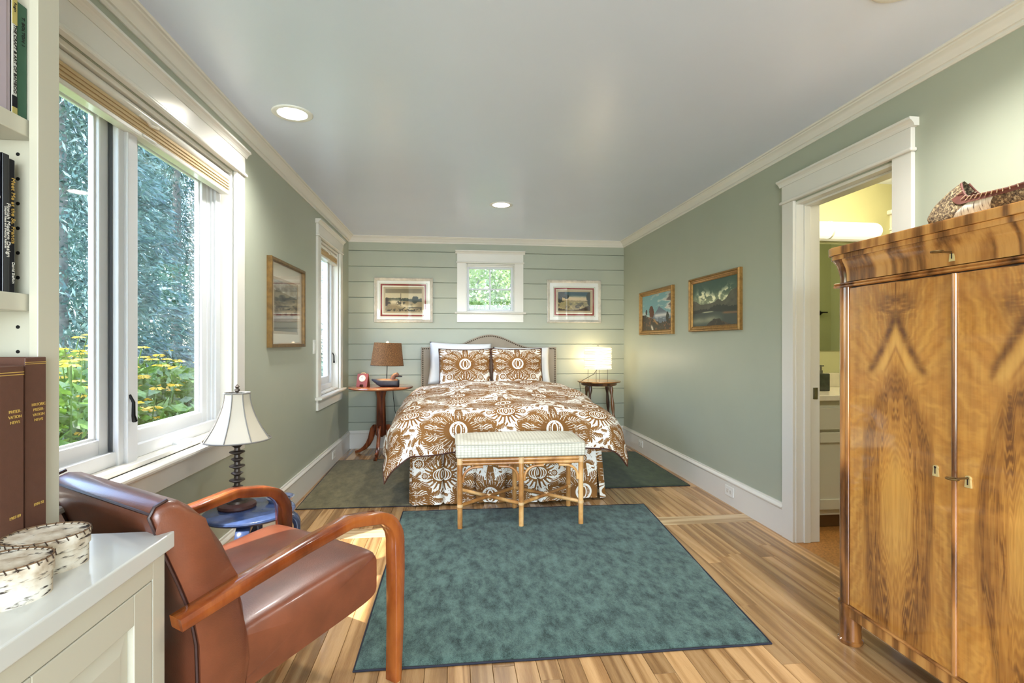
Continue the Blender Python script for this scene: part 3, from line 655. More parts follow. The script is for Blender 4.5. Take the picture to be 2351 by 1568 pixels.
# skirt
def skirt(name, p0, p1, nrm, npl, uo):
    L = math.hypot(p1[0]-p0[0], p1[1]-p0[1])
    def fn(u, v):
        s_ = u*npl; fr = abs((s_ % 1)-.5)*2; off = -.05*max(0, (fr-.90)/.10)+.006*math.sin(s_*2*PI*1.5+1)
        fl = (1-v)*(.03+.02*math.sin(u*11+uo)); o = off+fl
        return (p0[0]+(p1[0]-p0[0])*u+nrm[0]*o, p0[1]+(p1[1]-p0[1])*u+nrm[1]*o, .012+.45*v+.006*math.sin(u*9))
    MB().grid(fn, npl*24, 6, lambda u, v: ((u*L+uo)/.72, .46*v/.80)).build(name, FAB, bed, True, 60)
skirt('bed_skirt', (-.31, 3.885), (1.12, 3.885), (0, -1), 6, .13)
skirt('bed_skirt', (-.315, 5.9), (-.315, 3.88), (-1, 0), 8, .4)
skirt('bed_skirt', (1.135, 3.88), (1.135, 5.9), (1, 0), 8, .7)
# duvet
def duv(sx, sy, inset=0.0):
    ex = max(0, abs(sx)-BW)*(1 if sx > 0 else -1); ey = max(0, -sy); r = math.hypot(ex, ey)
    cx_ = BCX+max(-BW, min(BW, sx)); cy = BY+max(0, sy); xx = (cx_-BCX)/BW; t = min(1, max(0, (cy-BY)/1.3)); t = t*t*(3-2*t)
    zt = .690+.075*t+.045*(1-xx*xx)*(.35+.65*min(1, (cy-BY)/.4+.25))
    wr = .010*math.sin(sx*7+sy*3)+.008*math.sin(sx*3-sy*9+1)+.006*math.sin(sx*17+sy*5)*math.sin(sy*6)
    zt += wr
    if r < 1e-6: return Vector((cx_, cy, zt-inset))
    dx, dy = ex/r, -ey/r; Rr, tm = .215-inset, R(82)
    if r < Rr*tm: h, d = Rr*math.sin(r/Rr), Rr*(1-math.cos(r/Rr))
    else: q = r-Rr*tm; h, d = Rr*math.sin(tm)+q*math.cos(tm), Rr*(1-math.cos(tm))+q*math.sin(tm)
    cn = 4*(dx*dy)**2; h *= 1+.16*cn*min(1, r/.4)
    fold = .022*math.sin((sx if abs(dy) > abs(dx) else sy)*9+.6)+.012*math.sin((sx+sy)*17); h += fold*min(1, r/.35)*(1-.7*cn)
    return Vector((cx_+dx*h, cy+dy*h, zt-inset*.5-d))
LL, LR_, LT = .45, .40, 1.50
def sheet(u, v):
    sx = -BW-LL+(2*BW+LL+LR_)*u; lf = .435-.05*u
    return sx, -lf+(LT+lf)*v
MB().grid(lambda u, v: duv(*sheet(u, v)), 110, 90, lambda u, v: ((sheet(u, v)[0]+.02)/.72+.5, (sheet(u, v)[1]-.13)/.80+.562)).build('duvet', FAB, bed, True, 0)
MB().grid(lambda u, v: duv(*sheet(.015+.97*u, .02+.98*v), inset=.02), 70, 60).build('duvet_lining', LINEN, bed, True, 0)
hem = [duv(*sheet(0, v/60)) for v in range(60, -1, -1)]+[duv(*sheet(u/90, 0)) for u in range(1, 91)]+[duv(*sheet(1, v/60)) for v in range(1, 61)]
MB().tube([p+Vector((0, 0, -.004)) for p in hem], .0055, 6).build('duvet_piping', PIPE, bed, True)
def pillow(name, label, c, a, b, T, lean, mat, uvc=None, group=None, pipe=False, twist=0.0, tilt=0.0):
    root = thing(name, label, 'pillow', (c[0], c[1], c[2]-b), group)
    M = Matrix.Translation(c) @ Matrix.Rotation(twist, 4, 'Z') @ Matrix.Rotation(-lean, 4, 'X') @ Matrix.Rotation(tilt, 4, 'Y')
    def pt(u, v, sg):
        pu, pv = 2*u-1, 2*v-1; t = T*max(0, (1-abs(pu)**3.2)*(1-abs(pv)**3.2))**.55
        x = a*pu*(1-.05*(1-pv*pv)); z_ = b*pv*(1-.06*(1-pu*pu)); wr = .006*math.sin(pu*9+pv*4)*(1-pu*pu)*(1-pv*pv)
        return M @ Vector((x, sg*(t+wr), z_))
    m = MB(); n = 26
    m.grid(lambda u, v: pt(u, v, -1), n, n, (lambda u, v: (uvc[0]+(u-.5)*2*a/.72, uvc[1]+(v-.5)*2*b/.80)) if uvc else None)
    m.grid(lambda u, v: pt(u, v, 1), n, n, (lambda u, v: (uvc[0]+(u-.5)*2*a/.72, uvc[1]+(v-.5)*2*b/.80)) if uvc else None)
    bmesh.ops.remove_doubles(m.bm, verts=m.bm.verts, dist=.0004); m.build('cover', mat, root, True, 0)
    if pipe:
        rim = [(k/24, 0) for k in range(24)]+[(1, k/24) for k in range(24)]+[(1-k/24, 1) for k in range(24)]+[(0, 1-k/24) for k in range(24)]
        MB().tube([pt(u, v, 0) for u, v in rim], .006, 6, True).build('piping', PIPE, root, True)
    return root
pillow('pillow', 'plain white pillow behind the left brown damask sham', (.08, 5.80, .98), .35, .245, .085, R(16), LINEN, None, 'white pillows against the headboard', False, 0, R(2))
pillow('pillow', 'white pillow almost hidden behind the right brown damask sham', (.78, 5.81, .94), .325, .235, .085, R(16), LINEN, None, 'white pillows against the headboard')
pillow('pillow_sham', 'left brown and white damask pillow sham with dark piping', (.13, 5.60, .915), .285, .245, .075, R(19), FAB, (.5, .50), 'damask shams on the bed', True)
pillow('pillow_sham', 'right brown and white damask pillow sham with dark piping', (.70, 5.60, .918), .285, .245, .075, R(19), FAB, (.5, .50), 'damask shams on the bed', True)

# ------------------------------------------------------------------ rattan bench
WOVEN, nt, b = new_mat('woven_cream'); tc = N(nt, 'ShaderNodeTexCoord'); mp = N(nt, 'ShaderNodeMapping'); mp.inputs['Scale'].default_value = (44, 60, 60); nt.links.new(tc.outputs['Object'], mp.inputs[0])
vo = N(nt, 'ShaderNodeTexVoronoi', i_Scale=1.0, i_Randomness=.12); nt.links.new(mp.outputs[0], vo.inputs['Vector']); nt.links.new(ramp(nt, vo.outputs['Distance'], [(.15, lin((226,222,204))), (.75, lin((176,170,148)))]), b.inputs['Base Color'])
bp = N(nt, 'ShaderNodeBump', i_Strength=.5, i_Distance=.004); bp.invert = True; nt.links.new(vo.outputs['Distance'], bp.inputs['Height']); nt.links.new(bp.outputs['Normal'], b.inputs['Normal']); b.inputs['Roughness'].default_value = .8
bx0, bx1, by0, by1, RZ = .045, .845, 3.345, 3.72, .012
bench = thing('rattan_bench', 'rattan bench with six legs and a cream woven cushion at the foot of the bed', 'bench', ((bx0+bx1)/2, (by0+by1)/2, RZ))
xs = [bx0, (bx0+bx1)/2, bx1]
for y in (by0, by1):
    for x in xs:
        lg = MB().tube([(x, y, RZ), (x, y, .455)], [.0165, .0175], 14).build('leg', RATTAN, bench, True)
        for za, zb in ((.425, .465), (.15, .168)): MB().tube([(x, y, za), (x, y, zb)], .0195, 14).build('cane_wrap', CANE, lg, True)
for y in (by0, by1):
    MB().tube([(bx0, y, .452), (bx1, y, .452)], .014, 12).build('rail', RATTAN, bench, True)
    MB().tube([(bx0, y, .427), (bx1, y, .427)], .0115, 12).build('rail', RATTAN, bench, True)
    for xa, xb in ((xs[0], xs[1]), (xs[1], xs[2])):
        for x, sg in ((xa, 1), (xb, -1)):
            MB().tube([(x+sg*.022, y, .31)]+[(x+sg*(.022+.085*(1-math.cos(k*PI/16))), y, .33+.075*math.sin(k*PI/16)) for k in range(9)]+[(x+sg*.15, y, .407)], .009, 10).build('arched_bracket', RATTAN, bench, True)
for x in (bx0, bx1): MB().tube([(x, by0, .45), (x, by1, .45)], .014, 12).build('rail', RATTAN, bench, True)
for xa, xb in ((xs[0], xs[1]), (xs[1], xs[2])):
    MB().tube([(xa, by0, .158), (xb, by1, .158)], .0125, 10).build('cross_stretcher', RATTAN, bench, True)
    MB().tube([(xa, by1, .158), (xb, by0, .158)], .0125, 10).build('cross_stretcher', RATTAN, bench, True)
    MB().box((xa+xb)/2-.018, (xa+xb)/2+.018, (by0+by1)/2-.014, (by0+by1)/2+.014, .141, .175, .008).build('cane_wrap', CANE, bench, True)
def cush(u, v):
    pu, pv = 2*u-1, 2*v-1; t = ((1-pu**8)*(1-pv**6))
    return ((bx0+bx1)/2+.425*pu, (by0+by1)/2+.212*pv, .555+.024*max(0, t)**.5*(1-.25*pu*pu-.35*pv*pv))
cb = MB().box(bx0-.027, bx1+.027, by0-.027, by1+.027, .467, .556, .014, 3); cb.grid(cush, 30, 18); cus = cb.build('cushion', WOVEN, bench, True)
rc = [((bx0+bx1)/2+.427*math.copysign(abs(math.cos(t))**.14, math.cos(t)), (by0+by1)/2+.215*math.copysign(abs(math.sin(t))**.14, math.sin(t)), .553) for t in np.linspace(0, 2*PI, 64, endpoint=False)]
MB().tube(rc, .0042, 6, True).build('welt', plain('cream_welt', (190,186,170), .7), cus, True)

# ------------------------------------------------------------------ rugs
def rug_mat(name, c1, c2, sc_, bs=260.0):
    m, nt, b = new_mat(name); tc = N(nt, 'ShaderNodeTexCoord'); n1 = N(nt, 'ShaderNodeTexNoise', i_Scale=sc_, i_Detail=7.0, i_Roughness=.72); n2 = N(nt, 'ShaderNodeTexNoise', i_Scale=bs, i_Detail=2.0)
    mp = N(nt, 'ShaderNodeMapping'); mp.inputs['Scale'].default_value = (1.4, .75, 1); nt.links.new(tc.outputs['Object'], mp.inputs[0]); nt.links.new(mp.outputs[0], n1.inputs['Vector']); nt.links.new(mp.outputs[0], n2.inputs['Vector'])
    ad = N(nt, 'ShaderNodeMix', data_type='FLOAT'); ad.inputs[0].default_value = .32; nt.links.new(n1.outputs['Fac'], ad.inputs[2]); nt.links.new(n2.outputs['Fac'], ad.inputs[3])
    nt.links.new(ramp(nt, ad.outputs[0], [(.36, lin(c1)), (.62, lin(c2))]), b.inputs['Base Color']); b.inputs['Roughness'].default_value = .95; b.inputs['Sheen Weight'].default_value = .15; b.inputs['Specular IOR Level'].default_value = .1
    bp = N(nt, 'ShaderNodeBump', i_Strength=.7, i_Distance=.006); nt.links.new(ad.outputs[0], bp.inputs['Height']); nt.links.new(bp.outputs['Normal'], b.inputs['Normal']); return m
NAVY = plain('navy_binding', (24,26,40), .8)
def rug(label, pts, hgt, mat, bmat):
    c = Vector((sum(p[0] for p in pts)/4, sum(p[1] for p in pts)/4, 0)); root = thing('rug', label, 'rug', c)
    P4 = [Vector((p[0], p[1], 0)) for p in pts]
    def fn(u, v):
        p = P4[0]*(1-u)*(1-v)+P4[1]*u*(1-v)+P4[2]*u*v+P4[3]*(1-u)*v; e = min(u, 1-u, v, 1-v)
        return (p.x, p.y, .0005+(hgt-.0005)*min(1, (.35+e*60))+.0008*math.sin(u*40)*math.sin(v*33))
    MB().grid(fn, 60, 60).build('pile', mat, root, True, 0)
    m = MB(); ring = [tuple(p+Vector((0, 0, hgt*.35))) for p in P4]; pts2 = []
    for a, b_ in zip(ring, ring[1:]+ring[:1]):
        pts2 += [tuple(Vector(a).lerp(Vector(b_), k/12)+Vector((0, 0, .001*math.sin(k*2.1)))) for k in range(12)]
    m.tube(pts2, hgt*.36, 6, True).build('edge_binding', bmat, root, True); return root
rug('large teal green rug on the open floor in front of the rattan bench', [(-.364, 1.945), (1.272, 1.935), (1.42, 3.713), (-.356, 3.746)], .012, rug_mat('teal_pile', (22,40,37), (90,116,108), 15.0), NAVY)
rug('olive grey rug on the floor between the left wall and the bed', [(-1.135, 3.885), (-.27, 3.87), (-.27, 5.47), (-1.165, 5.44)], .010, rug_mat('olive_pile', (84,78,54), (126,118,86), 9.0), NAVY)
rug('dark green rug on the floor between the bed and the right wall', [(1.20, 4.165), (1.995, 4.155), (2.01, 5.515), (1.20, 5.53)], .010, rug_mat('green_pile', (36,48,24), (66,80,44), 9.0), NAVY)

# ------------------------------------------------------------------ armchair (local: y forward, x to its right; origin at the near front leg)
YAW = R(37)
ch = thing('armchair', 'brown leather armchair with bent wooden arms, facing the bed, beside the counter', 'armchair', (-.185, 1.885, 0), local=True, rotz=-YAW)
CWD = .685
def arm(x):
    pth = [(x, -.012, 0), (x, -.004, .2), (x, -.002, .40), (x, -.004, .49)]+[(x, -.125+.122*math.cos(t), .493+.118*math.sin(t)) for t in np.linspace(.12, 1.44, 9)]+[(x, -.22, .630), (x, -.40, .606), (x, -.60, .572), (x, -.745, .545)]
    n = len(pth); th = [.030, .040, .048, .050]+[.048]*2+[.044]*4+[.040]*3+[.036, .034, .034, .032]
    MB().strip(pth, (1, 0, 0), [.052]*n, th[:n]).build('arm', CHERRY, ch, True, 50)
arm(-.026); arm(-CWD+.026)
for x in (-.10, -CWD+.10): MB().strip([(x, -.66, 0), (x, -.62, .30)], (1, 0, 0), [.03, .045], [.035, .045]).build('rear_leg', CHERRY, ch, True, 50)
def seat(u, v):                                        # closed loop section swept across the width
    x = -.056-(CWD-.112)*v; pv = 2*v-1; ed = max(0, 1-pv**10)**.5; cr = .022*(1-pv*pv)
    a = 2*PI*u; cs, sn = math.cos(a), math.sin(a); q = .26
    y = -.345+.29*math.copysign(abs(cs)**q, cs)*(.965+.035*ed); hh = .092*(.85+.15*ed)
    zc = .366-.03*(-.345-y)/.29; zz = math.copysign(abs(sn)**q, sn)
    return (x, y, zc+hh*zz+(cr*(1-((y+.345)/.30)**2) if zz > 0 else 0))
m = MB().grid(seat, 56, 30, closed_u=True)
for v in (0, 1):
    c = m.bm.verts.new((-.056-(CWD-.112)*v, -.345, .372)); ring = [q for q in m.bm.verts if abs(q.co.x-c.co.x) < 1e-6 and q is not c]
    ring.sort(key=lambda q: math.atan2(q.co.z-.372, q.co.y+.345))
    for i in range(len(ring)): m.bm.faces.new((ring[i], ring[(i+1) % len(ring)], c))
m.build('seat', LEATH, ch, True, 60)
FR = [(-.545,.22),(-.553,.35),(-.568,.43),(-.578,.50),(-.600,.59),(-.635,.685),(-.685,.768),(-.715,.805),(-.742,.826),(-.772,.832),(-.800,.822),(-.812,.80)]
BK = [(-.800,.765),(-.772,.70),(-.742,.62),(-.715,.54),(-.694,.45),(-.680,.35),(-.672,.22)]
FR = [(a+(.022 if b > .5 else .022*max(0, (b-.3)/.2)), b) for a, b in FR]; BK = [(a+.022*max(0, min(1, (b-.3)/.2)), b) for a, b in BK]
def backp(x0, x1, prof, inset=0): return MB().prism(prof, lambda a, b, t: (t, a, b), x0, x1, .022)
backp(-.050, -CWD+.050, FR+BK).build('backrest', LEATH, ch, True, 50)
for x in (-.056, -CWD+.056):
    MB().tube([(x, a-.006 if k > 3 else a, b+.004) for k, (a, b) in enumerate([FR[9], FR[10], FR[11]]+BK)], .0042, 6).build('piping', DKLEATH, ch, True)
MB().tube([(-.06, -.784, .808), (-CWD/2, -.790, .812), (-CWD+.06, -.784, .808)], .0038, 6).build('back_seam', DKLEATH, ch, True)

# ------------------------------------------------------------------ blue stool, lamp and dish
SXc, SYc = -.925, 2.475
st = thing('stool', 'round blue painted stool with bent legs used as a side table by the left wall', 'stool', (SXc, SYc, 0))
MB().lathe([(0,.428),(.183,.428),(.192,.433),(.195,.439),(.192,.446),(.185,.45),(0,.45)], (SXc, SYc, 0), 48).build('seat', BLUE, st, True, 35)
for a in (-78, 12, 102, 192):
    a = R(a); d = Vector((math.cos(a), math.sin(a), 0)); sd = Vector((-math.sin(a), math.cos(a), 0)); c = Vector((SXc, SYc, 0))
    pr = [(.09, .412), (.150, .412)]+[(.150+.052*math.sin(t), .360+.052*math.cos(t)) for t in np.linspace(.2, PI/2, 7)]+[(.202, .2), (.202, 0)]
    MB().strip([c+d*r_+Vector((0, 0, z_)) for r_, z_ in pr], sd, [.055]*len(pr), [.030]*2+[.028]*9).build('leg', BLUE, st, True, 50)
BRZ = plain('aged_bronze', (84,74,66), .38, .25, 30, metal=.55); STONE = plain('dark_red_wood_base', (78,48,44), .45, .2, 30)
SHADEF = plain('cream_shade_silk', (190,180,160), .7, .03); TRIMG = plain('grey_shade_trim', (120,116,108), .7)
lx, ly = -.995, 2.515; lz = .45
lp = thing('table_lamp', 'table lamp with ringed metal stem and cream bell shade on the blue stool', 'lamp', (lx, ly, lz))
MB().lathe([(0,0),(.078,0),(.082,.006),(.08,.018),(.07,.024),(0,.024)], (lx, ly, lz), 32).build('base', STONE, lp, True, 35)
pf = [(.045,.024),(.042,.034),(.02,.042)]; zz = .045
for k in range(9):
    rr = (.034, .026)[k % 2]; pf += [(.012, zz+.004), (rr*.8, zz+.012), (rr, zz+.016), (rr*.95, zz+.020), (.014, zz+.025)]; zz += .0325
pf += [(.012, zz+.02), (.007, zz+.05), (0, zz+.05)]
MB().lathe(pf, (lx, ly, lz), 24).build('stem', BRZ, lp, True, 50)
def shade_r(t): return .055+.088*(t**1.75)
z0s, z1s = .315, .53
m = MB(); ns = 8
def shf(u, v):
    a = 2*PI*u; k = (u*ns) % 1; sc_ = (math.cos(PI/ns)/math.cos((k-.5)*2*PI/ns)); r_ = shade_r(1-v)*(.25+.75*sc_); return (lx+r_*math.cos(a), ly+r_*math.sin(a), lz+z0s+(z1s-z0s)*v)
sh = m.grid(shf, 64, 14, closed_u=True).build('lamp_shade', SHADEF, lp, True, 30)
m = MB()
for k in range(ns): 
    a = 2*PI*k/ns; m.tube([(lx+(shade_r(1-v/8)+.001)*math.cos(a), ly+(shade_r(1-v/8)+.001)*math.sin(a), lz+z0s+(z1s-z0s)*v/8) for v in range(9)], .0026, 5)
for t in (0, 1):
    m.tube([(lx+shade_r(1-t)*math.cos(2*PI*k/32), ly+shade_r(1-t)*math.sin(2*PI*k/32), lz+z0s+(z1s-z0s)*t) for k in range(32)], .0035, 5, True)
m.build('shade_trim', TRIMG, sh, True, kind='stuff')
MB().lathe([(.004,.50),(.006,.535),(.012,.54),(.012,.548),(.006,.552),(.011,.56),(0,.572)], (lx, ly, lz), 12).build('finial', BRZ, lp, True)
dx_, dy_ = -.83, 2.60
di = thing('dish', 'small blue grey dish on the right edge of the blue stool', 'dish', (dx_, dy_, .45))
MB().lathe([(0,0),(.05,0),(.055,.006),(.062,.016),(.064,.02),(.058,.021),(.05,.014),(.044,.009),(0,.008)], (dx_, dy_, .45), 32).build('bowl', plain('blue_grey_glaze', (104,112,134), .2, .1, 20, coat=.4), di, True, 40)
MB().tube([(dx_+.042*math.cos(2*PI*k/32), dy_+.042*math.sin(2*PI*k/32), .46) for k in range(32)], .0025, 6, True).build('rim_line', plain('dark_glaze', (40,46,66), .25), di, True)
# ------------------------------------------------------------------ built-in bookcase
bc = thing('base_cabinet', 'white built-in base cabinet with glossy counter top and panelled doors below the bookcase', 'cabinet', (-.93, .4, 0))
MB().box(XL, -.668, -.9, 1.328, .72, .76, .004, 3).build('counter_top', CTOP, bc)
MB().box(XL, -.70, -.88, 1.31, .1, .72).build('carcass', CREAMP, bc); MB().box(XL, -.76, -.88, 1.30, 0, .1).build('toe_kick', CREAMP, bc)
def cab_door(y0, y1):
    z0, z1 = .14, .669; d = MB(); x0, x1 = -.700, -.682; fw = .066
    for a, b_, e, f in ((y0, y0+fw, z0, z1), (y1-fw, y1, z0, z1), (y0+fw, y1-fw, z1-fw, z1), (y0+fw, y1-fw, z0, z0+fw)): d.box(x0, x1, a, b_, e, f, .002)
    dr = d.build('door', CREAMP, bc); q = fw+.0; m = MB()
    a, b_, e, f = y0+q, y1-q, z0+q, z1-q; i = .04
    V = [m.bm.verts.new(p) for p in ((x0+.004,a,e),(x0+.004,b_,e),(x0+.004,b_,f),(x0+.004,a,f),(x0+.013,a+i,e+i),(x0+.013,b_-i,e+i),(x0+.013,b_-i,f-i),(x0+.013,a+i,f-i))]
    for k in range(4): m.bm.faces.new((V[k], V[(k+1)%4], V[4+(k+1)%4], V[4+k]))
    m.bm.faces.new(V[4:]); m.build('raised_panel', CREAMP, dr)
m = MB()
for a, b_ in ((1.262, 1.31), (.83, .852), (-.88, -.86), (.375, .415)): m.box(-.70, -.682, a, b_, .1, .72, .001)
m.box(-.70, -.682, -.86, 1.262, .672, .72, .001); m.box(-.70, -.682, -.86, 1.262, .1, .137, .001); m.build('face_frame', CREAMP, bc)
cab_door(.855, 1.259); cab_door(.418, .827); cab_door(-.05, .372)
bk = thing('bookcase', 'white built-in bookcase with peg holes standing on the counter beside the big window', 'bookcase', (-1.05, .4, .76))
MB().box(XL, -.93, 1.275, 1.31, .76, 2.44, .001).build('side_panel', CREAMP, bk)
MB().box(-.93, -.911, 1.248, 1.31, .76, 2.44, .0015).build('face_stile', CREAMP, bk)
MB().box(XL, XL+.012, -.9, 1.275, .76, 2.44).build('back_panel', CREAMP, bk)
for z_ in (1.321, 1.706): MB().box(XL+.012, -.934, -.9, 1.274, z_-.038, z_, .002).build('shelf', CREAMP, bk)
hm = plain('peg_hole', (14,12,10), .9)
for z_ in np.arange(.86, 2.3, .0555): MB().lathe([(0,.0006),(.0042,.0006),(.0042,0)], (-.972, 1.275, z_), 10, Matrix.Rotation(PI/2, 4, 'X')).build('peg_hole', hm, bk)
def spine_M(x, y, z_, vertical=True, roll=0):
    # text lies in the plane x = const facing +x; reading direction down the spine, or level along +y
    if vertical: return Matrix.Translation((x, y, z_)) @ Matrix(((0,0,1,0),(0,1,0,0),(-1,0,0,0),(0,0,0,1)))
    return Matrix.Translation((x, y, z_)) @ Matrix(((0,0,1,0),(1,0,0,0),(0,1,0,0),(0,0,0,1)))
PAGES = plain('book_pages', (222,214,196), .8)
def book(label, y0, y1, z0, z1, x1, depth, mat, lines, group, rough=None, bands=None):
    r_ = thing('book', label, 'book', (x1-depth/2, (y0+y1)/2, z0), group); t = min(.003, (y1-y0)*.2)
    m = MB(); m.box(x1-depth, x1-.002, y0, y0+t, z0, z1); m.box(x1-depth, x1-.002, y1-t, y1, z0, z1); m.box(x1-.006, x1, y0, y1, z0, z1, .0018); m.build('cover', mat, r_)
    MB().box(x1-depth+.004, x1-.006, y0+t, y1-t, z0+.004, z1-.004).build('pages', PAGES, r_)
    for bz0, bz1, bm_ in (bands or []): MB().box(x1-.003, x1+.0006, y0+.0004, y1-.0004, bz0, bz1).build('spine_band', bm_, r_)
    for (s_, size, zz, yo, vert, mt) in lines: txt('spine_lettering', s_, size, spine_M(x1+.0009, (y0+y1)/2+yo, zz, vert), mt, r_)
    return r_
INK = plain('black_ink', (26,24,22), .6); GOLD = plain('gilt', (214,178,96), .35, .05, metal=.3); INKW = plain('white_ink', (220,216,206), .6)
GB, BB, YB_ = plain('green_cloth', (64,104,80), .6, .06, 40), plain('black_jacket', (22,22,30), .3, .05), plain('yellow_jacket', (186,170,100), .5)
LIL, WJ = plain('lilac_jacket', (176,162,172), .5), plain('grey_white_jacket', (200,200,192), .45)
g1 = 'books on the upper shelf'
book('green cloth book at the right end of the upper bookcase shelf', 1.2455, 1.2735, 1.706, 1.965, -.952, .2, GB, [('T. BOLTON 1', .011, 1.905, .002, True, INK)], g1)
book('pale book about bamboo with yellow spine ends on the upper shelf', 1.2315, 1.2445, 1.706, 1.972, -.95, .2, WJ, [('THE CRAFT & ART OF BAMBOO', .0105, 1.832, 0, True, INK), ('Rogin', .009, 1.945, 0, True, INK)], g1, bands=[(1.908, 1.972, YB_), (1.706, 1.727, YB_), (1.727, 1.752, BB)])
book('slim lilac book left of the bamboo book on the upper shelf', 1.2195, 1.2305, 1.706, 1.974, -.953, .2, LIL, [], g1)
book('wide lilac grey book leftmost in view on the upper shelf', 1.195, 1.2185, 1.706, 2.0, -.95, .2, LIL, [], g1)
g2 = 'books on the middle shelf'
book('black book with a gilt title, rightmost on the middle shelf', 1.2255, 1.2415, 1.321, 1.612, -.952, .22, BB, [('Meet Me at the St. Francis', .0135, 1.500, .002, True, GOLD), ('David Siefkin', .009, 1.365, .002, True, INKW)], g2)
book('black book about modern design with a white title on the middle shelf', 1.2085, 1.2250, 1.321, 1.618, -.95, .22, BB, [('Finnish Modern Design', .0125, 1.455, .004, True, INKW), ('Utopian Ideals and Everyday Realities', .006, 1.46, -.003, True, INKW)], g2)
book('dark book with a white band, leftmost in view on the middle shelf', 1.188, 1.208, 1.321, 1.60, -.955, .22, plain('navy_jacket', (30,32,48), .35), [], g2, bands=[(1.52, 1.525, INKW)])
BR = plain('brown_buckram', (92,58,44), .55, .06, 60, .15, 700); g3 = 'brown bound volumes on the counter'
book('taller brown bound volume with gilt 1990-92 on its spine, nearest the window', 1.190, 1.246, .76, 1.182, -.893, .26, BR, [('HISTORIC', .0085, 1.080, .006, False, GOLD), ('PRESER-', .0085, 1.069, .006, False, GOLD), ('VATION', .0085, 1.058, .006, False, GOLD), ('NEWS', .0085, 1.047, .006, False, GOLD), ('1990-92', .0085, .865, .006, False, GOLD)], g3, bands=[(1.171, 1.1722, GOLD), (1.1675, 1.1687, GOLD)])
book('brown bound volume with gilt 1987-89 on its spine, left of the taller one', 1.118, 1.176, .76, 1.166, -.885, .27, BR, [('PRESER-', .0085, 1.073, .006, False, GOLD), ('VATION', .0085, 1.062, .006, False, GOLD), ('NEWS', .0085, 1.051, .006, False, GOLD), ('1987-89', .0085, .858, .006, False, GOLD)], g3, bands=[(1.152, 1.1535, GOLD), (1.147, 1.1485, GOLD)])
# birch bark boxes
BIRCH, nt, b = new_mat('birch_bark'); tc = N(nt, 'ShaderNodeTexCoord'); mp = N(nt, 'ShaderNodeMapping'); mp.inputs['Scale'].default_value = (26, 26, 120); nt.links.new(tc.outputs['Object'], mp.inputs[0])
n1 = N(nt, 'ShaderNodeTexNoise', i_Scale=1.3, i_Detail=4.0); nt.links.new(mp.outputs[0], n1.inputs['Vector']); n2 = N(nt, 'ShaderNodeTexNoise', i_Scale=28.0, i_Detail=4.0); nt.links.new(tc.outputs['Object'], n2.inputs['Vector'])
mm = N(nt, 'ShaderNodeMix', data_type='RGBA'); nt.links.new(ramp(nt, n1.outputs['Fac'], [(.57, (0,0,0,1)), (.66, (1,1,1,1))]), mm.inputs[0]); nt.links.new(ramp(nt, n2.outputs['Fac'], [(.3, lin((150,128,100))), (.5, lin((206,194,174))), (.7, lin((226,220,206)))]), mm.inputs[6]); mm.inputs[7].default_value = lin((52,40,30)); nt.links.new(mm.outputs[2], b.inputs['Base Color']); b.inputs['Roughness'].default_value = .75
bp = N(nt, 'ShaderNodeBump', i_Strength=.4, i_Distance=.002); nt.links.new(n1.outputs['Fac'], bp.inputs['Height']); nt.links.new(bp.outputs['Normal'], b.inputs['Normal'])
STITCH = plain('root_stitching', (62,44,30), .8)
def birch_box(label, c, r_, hgt, lid):
    t = thing('birch_box', label, 'box', c, 'birch bark boxes on the counter'); k = r_
    def wob(a): return 1+.03*math.sin(2*a+.6)+.02*math.sin(3*a)
    def wall(r0, z0, z1): return lambda u, v: (c[0]+r0*wob(2*PI*u)*math.cos(2*PI*u), c[1]+r0*wob(2*PI*u)*math.sin(2*PI*u), c[2]+z0+(z1-z0)*v)
    m = MB().grid(wall(k*.955, 0, hgt*.8), 40, 3, closed_u=True); m.grid(lambda u, v: (c[0]+k*.955*v*wob(2*PI*u)*math.cos(2*PI*u), c[1]+k*.955*v*wob(2*PI*u)*math.sin(2*PI*u), c[2]+.0005), 40, 2, closed_u=True); m.build('side', BIRCH, t, True, 50)
    m = MB().grid(wall(k, hgt*(1-lid), hgt), 40, 3, closed_u=True); m.grid(wall(k*.97, hgt*(1-lid), hgt), 40, 1, closed_u=True); m.grid(lambda u, v: (c[0]+k*.975*v*wob(2*PI*u)*math.cos(2*PI*u), c[1]+k*.975*v*wob(2*PI*u)*math.sin(2*PI*u), c[2]+hgt-.0035+.002*math.sin(v*9)), 40, 4, closed_u=True); ld = m.build('lid', BIRCH, t, True, 50)
    MB().tube([(c[0]+k*.985*wob(2*PI*j/40)*math.cos(2*PI*j/40), c[1]+k*.985*wob(2*PI*j/40)*math.sin(2*PI*j/40), c[2]+hgt) for j in range(40)], .0016, 5, True).build('rim', plain('rim_bark', (112,84,56), .7), ld, True)
    m = MB()
    for j in range(26):
        a = 2*PI*j/26; q = k*wob(a); m.tube([(c[0]+(q-.007)*math.cos(a), c[1]+(q-.007)*math.sin(a), c[2]+hgt-.001), (c[0]+(q+.001)*math.cos(a), c[1]+(q+.001)*math.sin(a), c[2]+hgt+.0012), (c[0]+(q+.0015)*math.cos(a+.06), c[1]+(q+.0015)*math.sin(a+.06), c[2]+hgt-.007)], .0011, 5)
    m.build('stitching', STITCH, ld, kind='stuff')
birch_box('larger round birch bark box behind, nearest the counter corner', (-.818, 1.140, .76), .068, .068, .42)
birch_box('smaller round birch bark box in front at the left picture edge', (-.785, 1.005, .76), .062, .068, .40)
